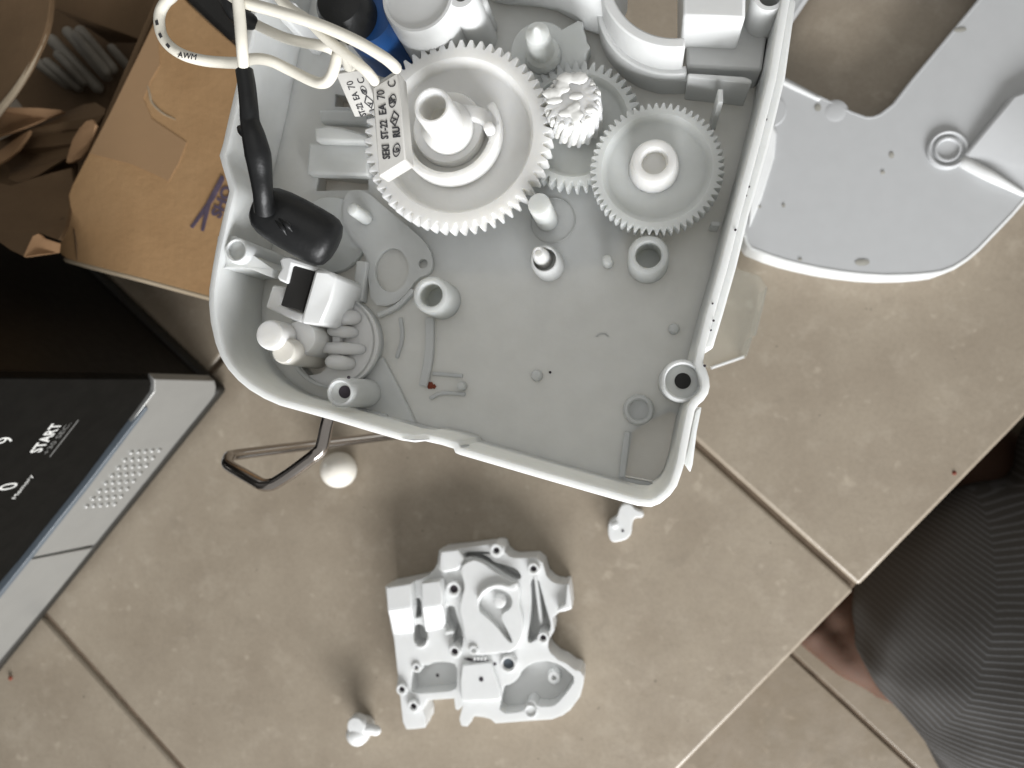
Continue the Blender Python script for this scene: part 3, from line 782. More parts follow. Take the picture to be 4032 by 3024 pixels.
# black block beyond the wires, added for the deep shade in the gap between carton and housing
c = W(860, -60, .14)
ad = thing('shade_filler', (c.x, c.y, 0), 'black shade adapter wedged between the carton and the housing', 'filler')
mesh('filler_body', *prism_g(PX(rs([(690, -60), (742, 8), (935, 190), (965, 40), (1010, -60), (1020, -300), (700, -300)], 1), .150), .0006, .150), M_BLKMAT, ad, bev=.002)
c0 = W(905, 45, .19)
s2 = tube('heat_shrink_stub', [W(840, -140, .205), W(880, -40, .205), W(925, 52, .203), W(985, 85, .199)], [36 * S(.2)] * 2, M_BLACK, None, n=18)
tag(s2, 'short black sleeve behind the straight wire at the top edge', 'sleeve')

# ================================================================ THINGS ON THE TILES
# --- white shell at the right
ZS = .016
SH = [(2860, 700), (2935, 960), (2951, 983), (3028, 1014), (3090, 1034), (3156, 1050), (3230, 1066), (3310, 1079), (3400, 1089), (3489, 1094), (3590, 1092), (3669, 1085), (3712, 1078), (3760, 1060), (3812, 1027), (3860, 987), (3992, 850), (4130, 690), (4400, 400), (4400, -500), (3000, -500), (2940, 0)]
WIN = [(3260, -130), (3113, 87), (3070, 200), (3050, 285), (3082, 297), (3218, 369), (3361, 438), (3412, 456), (3440, 455), (3466, 444), (3515, 406), (3592, 307), (3848, 0), (3950, -130)]
c = W(3500, 600, 0)
sh = thing('plastic_shell', (c.x, c.y, 0), 'large flat grey-white plastic shell with a wide cut-out beside the housing', 'shell')
so = [p.xy for p in PX(SH, ZS)]; wi = [p.xy for p in PX(WIN, ZS)]
mesh('top_plate', *plate_g(offs(so, .0012), [offs(wi, -.0009)], ZS - .0018, ZS), M_SHELL, sh, smooth=0)
L = lambda pl, z: [Vector((p[0], p[1], z)) for p in pl]
mesh('edge_wall', *loops_g([L(so, .0006), L(so, ZS - .001), L(offs(so, .0004), ZS + .0001), L(offs(so, .0014), ZS + .0003), L(offs(so, .002), ZS - .0004), L(offs(so, .002), .0006)], closed=True), M_WHITE, sh, smooth=50)
mesh('window_wall', *loops_g([L(wi, .007), L(wi, ZS - .001), L(offs(wi, -.0004), ZS + .0001), L(offs(wi, -.0013), ZS + .0002), L(offs(wi, -.0017), ZS - .0004), L(offs(wi, -.0017), .007)], closed=True), M_SHELL, sh, smooth=50)
mesh('raised_step', *slab_g([(3792, 640, ZS + .0006), (4020, 765, ZS + .0006), (4400, 700, ZS + .004), (4400, 200, ZS + .006), (4100, 330, ZS + .006), (3985, 375, ZS + .005), (3800, 600, ZS + .003)], .008), M_SHELL, sh, bev=.0016, seg=3)
mesh('rib', *tube_g([W(3795, 640, ZS), W(3900, 695, ZS + .002), W(4030, 765, ZS + .0012)], [.0028, .0026, .0012], n=12), M_WHITE, sh, smooth=60)
bcx = W(3728, 592, ZS)
mesh('boss', *lathe_g(bcx, [(74 * S(ZS), ZS - .001), (70 * S(ZS), ZS + .0015), (64 * S(ZS), ZS + .002), (58 * S(ZS), ZS + .0015), (56 * S(ZS), ZS + .0004), (48 * S(ZS), ZS + .0002), (44 * S(ZS), ZS + .0018), (38 * S(ZS), ZS + .0018), (34 * S(ZS), ZS + .0006), (1e-5, ZS + .0004)], 44), M_SHELL, sh)
mesh('rib', *tube_g([W(3075, 318, ZS), W(3140, 350, ZS), W(3222, 390, ZS)], [.0013, .0013, .0010], n=10), M_WHITE, sh, smooth=60)
mesh('bump', *lathe_g(W(3290, 440, ZS), [(46 * S(ZS), ZS - .0003), (36 * S(ZS), ZS + .0001), (20 * S(ZS), ZS + .0003), (1e-5, ZS + .00035)], 24), M_SHELL, sh, smooth=80)
mesh('sink_pad', *lathe_g(W(3030, 440, ZS), [(62 * S(ZS), ZS - .0005), (58 * S(ZS), ZS + .0006), (1e-5, ZS + .0007)], 32), M_SHELL, sh)
mesh('corner_fillet', *slab_g([(3035, 470, ZS + .004), (3060, 520, ZS + .002), (3050, 620, ZS + .0012), (3000, 780, ZS + .001), (2950, 900, ZS + .001), (2960, 700, ZS + .004)], .004), M_WHITE, sh, bev=.001)
for u, v, a, b in ((3395, 1034, 26, 12), (3510, 612, 9, 12), (3475, 680, 8, 8), (3780, 118, 22, 9), (3220, 425, 12, 14), (3085, 810, 6, 8), (2990, 815, 7, 6), (3150, 1022, 8, 5), (3030, 605, 7, 5)):
    p = W(u, v, ZS)
    mesh('smudge', *loops_g([circ(p, a * S(ZS), ZS + .0003, 10, ry=b * S(ZS)), circ(p, a * S(ZS) * .5, ZS + .00045, 10, ry=b * S(ZS) * .5)]), M_SMUDGE, sh)

# --- clear plastic tray piece under the housing's right edge
ZC = .022
CL = [(2700, 1000), (2990, 1085), (3020, 1130), (2974, 1322), (2962, 1326), (2938, 1402), (2800, 1450), (2640, 1440)]
c = W(2880, 1250, 0)
cl = thing('clear_tray', (c.x, c.y, 0), 'clear plastic tray corner poking out from under the housing right side', 'tray')
cw_ = [p.xy for p in PX(CL, ZC)]
mesh('clear_sheet', *prism_g(cw_, ZC - .0012, ZC), M_CLEAR, cl, bev=.0003)
i0, i1 = W(2800, 1449, ZC), W(2930, 1404, ZC); d = (i1 - i0).normalized()
mesh('lip', *box_g((i0 + i1) / 2 + Vector((0, 0, -.0006)), d, Vector((-d.y, d.x, 0)), Vector((0, 0, 1)), (i1 - i0).length, .0011, .0026), M_WHITE, cl, bev=.0003)  # white lip standing in for the lit edge of the clear plastic
for a, b in (((3020, 1130), (2974, 1322)), ((2960, 1328), (2938, 1402))):
    i0, i1 = W(*a, ZC), W(*b, ZC); d = (i1 - i0).normalized()
    mesh('side_rail', *box_g((i0 + i1) / 2 + Vector((0, 0, -.0105)), d, Vector((-d.y, d.x, 0)), Vector((0, 0, 1)), (i1 - i0).length * .98, .0009, .0206), M_CLEAR, cl, bev=.0002)
i0 = W(2700, 1200, ZC)
mesh('foot', *box_g((i0.x, i0.y, .0106), Vector((1, 0, 0)), Vector((0, 1, 0)), Vector((0, 0, 1)), .012, .012, .020), M_CLEAR, cl)

# --- bent steel rod
rod = [(1420, 1330, .150), (1330, 1560, .1515), (1292, 1655, .152), (1274, 1735, .152), (1262, 1770, .152), (1243, 1790, .152), (1215, 1812, .151), (1150, 1860, .149), (1090, 1898, .147), (1068, 1908, .1465), (1043, 1910, .1455), (1020, 1902, .144), (960, 1868, .138), (905, 1836, .130), (895, 1820, .126), (900, 1803, .121), (925, 1792, .114), (1098, 1769, .088), (1270, 1748, .062), (1545, 1715, .026), (1760, 1690, .0025)]
o = tube('steel_rod', [W(*p) for p in rod], .0022, M_STEEL, None, n=18, k=5)
tag(o, 'bent polished steel rod jutting out below the housing lower left edge', 'rod')

# --- pearl knob
c = W(1334, 1850, .008); s = S(.008)
o = lathe('pearl_knob', c, [(30 * s, .0006), (60 * s, .0022), (73 * s, .0055), (75 * s, .0085), (70 * s, .012), (58 * s, .0152), (40 * s, .0174), (20 * s, .0184), (1e-5, .0187)], M_PEARL, None, n=44, smooth=80)
tag(o, 'round pearly white knob on the tiles beside the steel rod', 'knob')

# --- small lever
LVR = [(2396, 2056), (2393, 2100), (2402, 2126), (2414, 2136), (2445, 2131), (2470, 2122), (2487, 2100), (2488, 2070), (2494, 2046), (2506, 2038), (2524, 2040), (2536, 2030), (2532, 2016), (2516, 2012), (2498, 2004), (2485, 1985), (2450, 1985), (2436, 2008), (2430, 2034), (2412, 2044)]
c = W(2440, 2080, 0)
lvt = thing('small_lever', (c.x, c.y, 0), 'small white hooked lever lying by the housing bottom right corner', 'lever')
mesh('lever_body', *prism_g(PX(rs(LVR, 1), .008), .0005, .008), M_WHITE, lvt, bev=.0016, seg=3)
mesh('lever_boss', *lathe_g(W(2420, 2068, .0095), [(16 * S(.009), .007), (14 * S(.009), .0092), (8 * S(.009), .0098), (1e-5, .0099)], 20), M_WHITE, lvt)
mesh('pivot_hole', *lathe_g(W(2452, 2090, .0081), [(6 * S(.008), .0075), (5.5 * S(.008), .00815), (1e-5, .00816)], 14), M_SPECK_HOLE, lvt)

# --- white peg
c = W(1432, 2870, 0); zt = .0165; s = S(zt)
pg = thing('white_peg', (c.x, c.y, 0), 'tiny stepped white peg with a side nub at the bottom edge', 'peg')
pcn = W(1412, 2885, .012)
mesh('peg_body', *lathe_g(pcn, [(36 * s, .0005), (40 * s, .004), (40 * s, .0055), (47 * s, .007), (48 * s, .0125), (44 * s, .0155), (30 * s, .0172), (1e-5, .0176)], 32), M_WHITE, pg, smooth=50)
mesh('peg_nub', *tube_g([W(1420, 2872, .0135), W(1450, 2868, .0135), W(1482, 2876, .0125)], [.0034, .0030, .0026], n=14), M_WHITE, pg, smooth=60)
mesh('peg_head', *lathe_g(W(1402, 2860, .0165), [(40 * s, .012), (40 * s, .0158), (35 * s, .0172), (1e-5, .0174)], 28), M_WHITE, pg, smooth=50)

# --- gear cover
def G(x, y): return (1300 + .587 * x, 2050 + .587 * y)
ZT, ZB = .0175, .0075
GO = [(370, 442), (520, 412), (600, 396), (660, 366), (700, 322), (718, 290), (730, 200), (900, 182), (1130, 152), (1150, 160), (1170, 212), (1200, 240), (1235, 252), (1310, 250), (1380, 247), (1425, 285), (1440, 340), (1450, 372), (1485, 408), (1520, 425), (1560, 430), (1600, 420), (1612, 500), (1620, 590), (1575, 608), (1540, 612), (1505, 638), (1490, 660), (1502, 740), (1480, 775), (1462, 800), (1460, 850), (1475, 885), (1530, 935), (1580, 955), (1640, 1002), (1680, 1012), (1700, 1045), (1696, 1110), (1675, 1180), (1610, 1268), (1560, 1305), (1490, 1332), (1300, 1345), (1110, 1360), (1075, 1330), (1030, 1318), (965, 1312), (945, 1350), (918, 1382), (880, 1375), (866, 1330), (890, 1240), (860, 1272), (840, 1262), (832, 1192), (650, 1204), (620, 1270), (640, 1330), (638, 1388), (560, 1398), (512, 1400), (488, 1350), (478, 1260), (470, 1175), (442, 1140), (452, 1080), (455, 1040), (440, 900), (428, 790), (410, 720), (385, 560)]
gp = [G(*p) for p in GO]
c = W(*G(1000, 780), 0)
gc = thing('gear_cover', (c.x, c.y, 0), 'intricate white moulded gear cover lying alone on the tiles', 'cover')
pk1 = [(545, 985), (600, 955), (650, 975), (690, 950), (780, 945), (850, 965), (852, 1080), (846, 1140), (700, 1154), (560, 1162), (540, 1130)]
pk2 = [(1160, 1110), (1215, 1095), (1260, 1060), (1290, 1000), (1340, 960), (1440, 935), (1530, 960), (1590, 1000), (1648, 1062), (1600, 1140), (1520, 1232), (1480, 1250), (1395, 1250), (1370, 1210), (1330, 1205), (1300, 1260), (1290, 1285), (1130, 1295), (1150, 1180)]
pk3 = [(1340, 400), (1395, 375), (1430, 520), (1465, 640), (1482, 700), (1470, 750), (1410, 770), (1385, 800), (1330, 828), (1320, 780), (1345, 640), (1350, 500)]
pk4 = [(890, 215), (980, 205), (1060, 240), (1100, 280), (1180, 300), (1250, 320), (1285, 370), (1270, 400), (1200, 380), (1110, 310), (1040, 270), (960, 240), (900, 250)]
pk5 = [(760, 590), (830, 560), (850, 640), (880, 720), (895, 800), (880, 870), (850, 850), (815, 800), (830, 740), (780, 700)]
gl_ = lambda pts, z: [p.xy for p in PX([G(*q) for q in pts], z)]
gw = gl_(GO, ZT)
pk6 = [(550, 520), (610, 516), (618, 640), (600, 652), (560, 654)]
pk7 = [(560, 700), (610, 690), (650, 740), (655, 790), (620, 835), (575, 835), (555, 780)]
pks = [gl_(rs(p, 1), ZT) for p in (pk1, pk2, pk3, pk4, pk5, pk6, pk7)]
mesh('base_web', *prism_g(offs(gw, .0003), .0006, ZB), M_WHITE, gc, smooth=0)
mesh('top_shell', *plate_g(gw, pks, ZB - .0002, ZT), M_WHITE, gc, smooth=30, bev=.0003)
def gblock(nm, pts, z0, z1, bev=.0008, m=M_WHITE, hs=[]):
    mesh(nm, *(plate_g(gl_(pts, z1), [gl_(h, z1) for h in hs], z0, z1) if hs else prism_g(gl_(pts, z1), z0, z1)), m, gc, bev=bev, smooth=30)
def wedge(nm, pts, zs, z0):
    top = [W(*G(*p), z) for p, z in zip(pts, zs)]; n = len(top)
    V = top + [Vector((p.x, p.y, z0)) for p in top]
    Fc = [tuple(range(n)), tuple(range(2 * n - 1, n - 1, -1))] + [(i, (i + 1) % n, (i + 1) % n + n, i + n) for i in range(n)]
    mesh(nm, V, Fc, M_WHITE, gc, bev=.0004)
zq = ZT - .0003
wedge('slope_block', [(385, 600), (548, 582), (560, 752), (425, 762)], [.026, .026, .0185, .0185], zq)
wedge('slope_block', [(618, 578), (752, 568), (772, 690), (760, 722), (640, 745)], [.026, .026, .0195, .0185, .0185], zq)
wedge('flat_block', [(374, 450), (540, 424), (548, 582), (386, 600)], [.0255, .0255, .026, .026], zq)
wedge('flat_block', [(612, 420), (735, 405), (750, 470), (752, 568), (618, 578)], [.0255, .0255, .0255, .026, .026], zq)
mesh('dimple', *arc_wall(W(*G(605, 800), .0185), 44 * .587 * S(.018), 56 * .587 * S(.018), R_(-130), R_(10), ZB, .0190, 16), M_WHITE, gc, bev=.0004)
tear = [(990, 560), (1020, 500), (1075, 465), (1130, 460), (1190, 480), (1222, 530), (1210, 590), (1150, 625), (1145, 660), (1175, 710), (1215, 790), (1220, 830), (1170, 780), (1110, 700), (1040, 640), (1000, 610)]
plat = [(870, 330), (900, 285), (960, 262), (1020, 280), (1090, 335), (1180, 395), (1255, 420), (1275, 470), (1262, 560), (1290, 640), (1300, 760), (1240, 880), (1120, 890), (980, 905), (915, 880), (905, 800), (890, 700), (865, 600), (880, 520), (905, 440)]
gblock('plateau', rs(plat, 1), zq, .0215, .0012, hs=[rs(tear, 1)])
gblock('rim_lip', rs([(990, 545), (1040, 470), (1130, 440), (1240, 480), (1262, 420), (1240, 415), (1200, 440), (1130, 418), (1030, 450), (980, 520)], 1), .0212, .0238, .0006)
gblock('centre_panel', [(885, 968), (1085, 950), (1098, 1010), (1140, 1130), (1148, 1190), (1130, 1205), (905, 1215), (880, 1205), (872, 1080)], zq, .0198, .0005)
gblock('chute', [(890, 1225), (1130, 1212), (1110, 1290), (1070, 1325), (965, 1308), (918, 1378), (872, 1362)], .0006, .0145, .001)
gblock('side_ramp', [(738, 205), (860, 192), (900, 260), (860, 330), (760, 350), (725, 320)], zq, .0205, .0008)
gblock('channel_rib', [(1365, 372), (1385, 370), (1422, 690), (1405, 700)], ZB - .0005, .0185, .0003)
gblock('hook', [(1585, 425), (1602, 422), (1620, 590), (1540, 612), (1520, 600), (1575, 560)], zq, .0215, .0006)
def gboss(x, y, ro, ri, z, dark=True, m=M_WHITE):
    c = W(*G(x, y), z); s = .587 * S(z)
    lathe('boss', c, [(ro * s * 1.1, ZB), (ro * s, z - .0006), (ro * s * .9, z), (ri * s * 1.15, z), (ri * s, z - .0006), (ri * s * .9, z - .0025), (1e-5, z - .0026)], m, gc, n=28)
    if dark: lathe('boss_hole', c, [(ri * s * .92, z - .0017), (ri * s * .8, z - .00165), (1e-5, z - .0016)], M_SPECK_HOLE, gc, n=18)
for x, y, ro, ri, z in ((1113, 202, 48, 22, .0215), (1362, 326, 42, 22, .0215), (826, 462, 56, 30, .020), (832, 882, 44, 24, .0215), (1427, 790, 40, 21, .0215), (577, 990, 34, 14, .0185), (478, 1136, 40, 21, .020), (556, 1250, 44, 22, .020), (962, 872, 34, 15, .0225)):
    gboss(x, y, ro, ri, z)
gboss(1345, 1282, 44, 32, .0185, False)
gboss(1500, 1056, 42, 15, .0135, False)
gboss(1193, 966, 58, 40, .0215, False)
lathe('grey_disc', W(*G(1193, 966), .0195), [(40 * .587 * S(.02), .0185), (36 * .587 * S(.02), .0197), (1e-5, .0198)], M_TRIM, gc, n=24)  # grey disc set in the wide hole of the boss
lathe('post', W(*G(1133, 548), .0225), [(46 * .587 * S(.02), ZT - .0003), (40 * .587 * S(.02), .022), (32 * .587 * S(.02), .0227), (1e-5, .0229)], M_WHITE, gc, n=28)
for x, y, r, z in ((1013, 1064, 17, .01985), (720, 1038, 12, .0076), (1104, 962, 12, .0199), (1262, 610, 14, .0176)):
    lathe('pin_hole', W(*G(x, y), z), [(r * .587 * S(z), z - .0003), (r * .55 * S(z), z + .0001), (1e-5, z + .0001)], M_SPECK_HOLE, gc, n=14)
gblock('dark_slot', [(890, 925), (930, 940), (985, 948), (1060, 942), (1060, 932), (990, 934), (930, 920)], ZT - .001, ZT + .0001, 0, M_SPECK_HOLE)
for q in range(4):
    gblock('tooth', [(960 + 24 * q, 922), (972 + 24 * q, 920), (973 + 24 * q, 938), (961 + 24 * q, 940)], ZT - .001, .0205, .0002)
gblock('clip', [(765, 745), (815, 735), (830, 752), (775, 768)], zq, .0205, .0004)

# ================================================================ MICROWAVE (stands upright, seen steeply from above)
C0 = W(888, 1537, 0)
FD = (W(0, 2640, 0) - C0).normalized()            # along the front, away from the near corner
SD = (W(530, 1080, 0) - C0); SD = (SD - FD * SD.dot(FD)).normalized()
UPZ = Vector((0, 0, 1))
NF = -SD
def on_front(u, v, out=0.0):
    """photo point on the upright front face"""
    d = ROT @ Vector((u - CX, -(v - CY), -F_SRC)); cpos = Vector((0, 0, H))
    t = ((C0 + NF * out) - cpos).dot(NF) / d.dot(NF)
    return cpos + d * t
def fslab(nm, pts, o0, o1, m, bev=.0004, **kw):
    p = [on_front(*q) for q in pts]
    return mesh(nm, *loops_g([[q + NF * o0 for q in p], [q + NF * o1 for q in p]]), m, mw, bev=bev, **kw)
mw = thing('microwave', C0 + FD * .2 + SD * .15, 'black and silver microwave oven with a START key at the left', 'microwave')
def mbox(nm, a0, a1, b0, b1, z0, z1, m, bev=.004):
    V, Fc = loops_g([[C0 + FD * a + SD * b + UPZ * z for a, b in ((a0, b0), (a1, b0), (a1, b1), (a0, b1))] for z in (z0, z1)])
    return mesh(nm, V, Fc, m, mw, bev=bev, seg=3)
mbox('body', 0, .46, .004, .31, .006, .262, M_GLOSS2, .006)
mbox('base_frame', -.0025, .4625, -.0015, .30, .0008, .0098, M_SIDE, .003)
strip1 = [(604, 1490), (700, 1492), (842, 1496), (847, 1520), (843, 1548), (832, 1566), (678, 1755), (396, 2117), (382, 2138), (118, 2192), (330, 1910), (510, 1665), (604, 1538)]
fslab('silver_strip', strip1, -.004, .0008, M_BRUSH)
strip2 = [(104, 2202), (362, 2152), (289, 2246), (0, 2592), (-60, 2664), (-260, 2640), (0, 2330)]
fslab('door_button', strip2, -.004, .0010, M_BRUSH)
fslab('trim_line', [(566, 1592), (574, 1600), (336, 1914), (102, 2208), (-60, 2408), (-72, 2400), (90, 2200), (326, 1904)], -.002, .0020, M_TRIM, .0003)
fslab('keypad', [(-300, 1486), (0, 1488), (590, 1492), (596, 1512), (590, 1540), (556, 1588), (330, 1888), (88, 2190), (-80, 2388), (-300, 2390)], -.0042, .0002, M_GLOSS, .0005)
parts = []
for k in range(8):
    for q in range(5):
        p = on_front(.452 * (1140 - 55.5 * k + 61 * q), 1500 + .452 * (622 + 67 * k - 5 * q), .0008)
        r = .0016
        parts.append(loops_g([[p + NF * hh + (FD * math.cos(a) + UPZ * math.sin(a)) * r * f for a in [2 * math.pi * i / 10 for i in range(10)]] for f, hh in ((1, -.0004), (.88, .0006), (.55, .0011), (.1, .0013))]))
tag(mesh('speaker_bumps', *join(parts), M_BRUSH, mw, smooth=80), kind='stuff')
def ftext(s, a, b, cap, m, bold=0.0, shear=0.0):
    p, q = on_front(*a, .0003), on_front(*b, .0003)
    hgt = (on_front(a[0] - cap, a[1] + cap * .09, .0003) - p).length
    size = hgt / .69
    V, Fc = text_g(s, size, Vector((0, 0, 0)), -FD, NF, .00006, bold, shear)
    ext = [v.dot(-FD) for v in V]; k = (q - p).length / (max(ext) - min(ext)); mn = min(ext)
    V = [p + (-FD) * (v.dot(-FD) - mn) * k + UPZ * v.dot(UPZ) + NF * v.dot(NF) for v in V]
    mesh('lettering', V, Fc, m, mw, smooth=0)
ftext('START', (158, 1780), (250, 1666), 43, M_PRINT, .0002)
ftext('+30 SEC.', (186, 1787), (285, 1664), 19, M_DIMPRINT)
fslab('printed_line', [(193, 1796), (196, 1798), (309, 1653), (306, 1651)], 0, .0003, M_DIMPRINT, 0, smooth=0)
ftext('9', (40, 1744), (60, 1719), 62, M_PRINT)
ftext('0', (56, 1924), (78, 1897), 66, M_PRINT)
ftext('Memory', (60, 1964), (143, 1868), 17, M_PRINT, 0, .2)

# ================================================================ CARTON
ZK = .068
c = W(500, 500, 0)
ct = thing('carton', (c.x, c.y, 0), 'open brown cardboard carton with torn flaps and blue marker strokes', 'carton')
flap = [(600, -200), (690, -45), (735, 6), (830, 95), (935, 185), (1100, 330), (1100, 1235), (814, 1166), (560, 1098), (400, 1058), (300, 1034), (268, 1024), (240, 1002), (226, 984), (232, 960), (262, 900), (276, 830), (268, 768), (284, 726), (430, 446), (520, 270), (602, 90), (690, -60)]
flap = [p for p in flap if p != (690, -60)]
flap = [(640, -20), (690, -45), (735, 6), (830, 95), (935, 185), (1100, 330), (1100, 1235), (814, 1166), (560, 1098), (400, 1058), (300, 1034), (268, 1024), (240, 1002), (226, 984), (232, 960), (262, 900), (276, 830), (268, 768), (284, 726), (430, 446), (520, 270), (602, 90)]
mesh('lid_flap', *prism_g(PX(flap, ZK), ZK - .003, ZK), M_CARD, ct, bev=.0006)
mesh('flap_edge', *tube_g([W(u, v, ZK - .0012) for u, v in ((262, 1022), (400, 1060), (560, 1100), (814, 1168), (1000, 1212))], .0014, n=8), M_CARDEDGE, ct)
mesh('crease', *tube_g([W(u, v, ZK + .0001) for u, v in ((582, 338), (590, 370), (600, 405), (640, 445), (690, 470))], [.0003, .0006, .0005, .0002], n=8), M_CARDEDGE, ct)
mesh('crease', *tube_g([W(292, 905, ZK), W(300, 960, ZK), W(303, 1022, ZK)], [.0004, .0006, .0003], n=8), M_CARD_SHADED, ct)
tp_ = [(352, 604), (520, 648), (636, 700), (662, 716), (705, 640), (735, 560), (600, 470), (565, 390), (592, 320), (630, 255), (620, 130), (600, 105), (432, 450)]
mesh('tape', *prism_g(PX(tp_, ZK + .0003), ZK, ZK + .0003), M_TAPE, ct, smooth=0)
mesh('marker_stroke', *slab_g([(868, 700, ZK + .0003), (884, 704, ZK + .0003), (840, 790, ZK + .0003), (758, 900, ZK + .0003), (748, 893, ZK + .0003), (822, 785, ZK + .0003)], .0003), M_MARKER, ct, smooth=0)
mesh('marker_stroke', *slab_g([(870, 690, ZK + .0005), (882, 694, ZK + .0005), (830, 800, ZK + .0005), (802, 910, ZK + .0005), (790, 908, ZK + .0005), (812, 800, ZK + .0005)], .0003), M_MARKER, ct, smooth=0)
mesh('lettering', *text_g('SHO', .0075, W(866, 862, ZK + .0003), W(890, 770, ZK) - W(850, 862, ZK), bold=.0003), M_MARKER, ct, smooth=0)
# box under the lid: walls and bottom
def upright(nm, a, b, z0, z1, th=.003, m=M_CARD_SHADED):
    p, q = W(*a, z1), W(*b, z1); d = (q - p).normalized(); n_ = Vector((-d.y, d.x, 0))
    mesh(nm, *box_g(Vector(((p.x + q.x) / 2, (p.y + q.y) / 2, (z0 + z1) / 2)), d, n_, Vector((0, 0, 1)), (q - p).length, th, z1 - z0), m, ct, smooth=0)
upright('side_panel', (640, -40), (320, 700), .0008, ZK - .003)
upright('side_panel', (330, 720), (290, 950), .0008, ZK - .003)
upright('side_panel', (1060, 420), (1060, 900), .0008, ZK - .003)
mesh('bottom_panel', *prism_g(PX([(-40, -500), (860, -500), (700, 100), (420, 800), (340, 760), (-40, 250)], .004), .0008, .004), M_CARD_SHADED, ct, smooth=0)
mesh('inner_flap', *slab_g([(190, -300, .05), (200, 25, .045), (330, 100, .035), (420, 160, .03), (560, 160, .045), (690, -100, .05), (800, -400, .05)], .003), M_CARD_SHADED, ct, bev=.0006)
curved = [(197, -200), (198, -60), (197, 10), (190, 70), (180, 115), (160, 170), (138, 215), (115, 262), (82, 318), (45, 372), (0, 428), (-60, 505), (-160, 440), (-220, 100), (-200, -200)]
mesh('curved_flap', *prism_g(PX(curved, .078), .0748, .078), M_CARD_SHADED, ct, bev=.0004)
ce = [(197, -200), (198, -60), (197, 10), (190, 70), (180, 115), (160, 170), (138, 215), (115, 262), (82, 318), (45, 372), (0, 428), (-60, 505)]
mesh('cut_edge', *tube_g([W(u + 2, v + 2, .0768) for u, v in ce], [.0006, .0007, .0010, .0015, .0018], n=8), M_CARDEDGE, ct)
# torn paper flaps, bent
def sheet(nm, pts, th, m, bev=.0005): mesh(nm, *slab_g(pts, th), m, ct, bev=bev)
sheet('torn_flap', [(-80, 424, .066), (40, 422, .064), (150, 424, .060), (235, 432, .054), (252, 440, .052), (190, 462, .054), (120, 490, .060), (40, 520, .064), (-80, 560, .066)], .002, M_KRAFT)
sheet('torn_flap', [(-80, 600, .050), (-20, 560, .050), (60, 520, .056), (130, 488, .050), (220, 455, .046), (330, 410, .046), (376, 404, .05), (414, 428, .054), (408, 452, .056), (370, 505, .055), (350, 560, .056), (300, 615, .058), (250, 625, .058), (200, 655, .060), (150, 690, .061), (100, 708, .061), (60, 718, .060), (30, 704, .058), (45, 670, .05), (30, 640, .044), (-80, 660, .04)], .002, M_CARD_SHADED)
sheet('torn_flap', [(-90, 540, .052), (60, 560, .050), (200, 600, .046), (300, 640, .046), (290, 760, .048), (120, 740, .050), (-90, 740, .052)], .002, M_CARD_SHADED)
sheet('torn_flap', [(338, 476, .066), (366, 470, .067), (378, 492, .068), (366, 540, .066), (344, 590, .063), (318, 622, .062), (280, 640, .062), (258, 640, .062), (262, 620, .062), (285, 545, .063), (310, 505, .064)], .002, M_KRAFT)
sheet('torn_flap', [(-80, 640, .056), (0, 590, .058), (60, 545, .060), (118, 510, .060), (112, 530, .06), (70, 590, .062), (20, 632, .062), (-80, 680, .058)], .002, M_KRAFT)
sheet('torn_flap', [(-80, 700, .066), (40, 730, .066), (200, 680, .062), (280, 660, .060), (290, 740, .062), (272, 830, .070), (262, 890, .080), (235, 945, .088), (195, 935, .090), (150, 916, .092), (125, 950, .096), (90, 1008, .100), (40, 985, .098), (-80, 900, .094)], .002, M_CARD_SHADED)
sheet('torn_flap', [(90, 1012, .102), (105, 975, .100), (126, 930, .098), (150, 918, .096), (172, 938, .094), (228, 955, .090), (224, 992, .090), (160, 1000, .098)], .002, M_KRAFT)
for i, (a, b, r, z) in enumerate((((268, 126), (420, 300), .0032, .016), ((318, 124), (440, 270), .0034, .018), ((205, 158), (385, 345), .0034, .014), ((228, 216), (330, 322), .0025, .018), ((186, 246), (310, 345), .0028, .013), ((132, 236), (270, 335), .0030, .012), ((440, 190), (500, 260), .0026, .012), ((300, 140), (420, 285), .0026, .023))):
    o = tube('plastic_rod', [W(*a, z), W((a[0] + b[0]) / 2, (a[1] + b[1]) / 2, z), W(*b, z - .004)], r, M_ROD, None, n=10, k=3)
    tag(o, ['longest of the pale rods lying in the shaded carton', 'pale rod right of the longest one inside the carton', 'pale middle rod left of the longest one inside the carton', 'short bright pale rod in the lower middle of the carton bundle', 'pale rod second from the left in the carton bundle', 'leftmost pale rod in the carton beside the curved flap', 'short pale rod furthest right, by the lid flap', 'pale rod lying on top of the bundle in the carton'][i], 'rod', 'pale rods inside the carton')

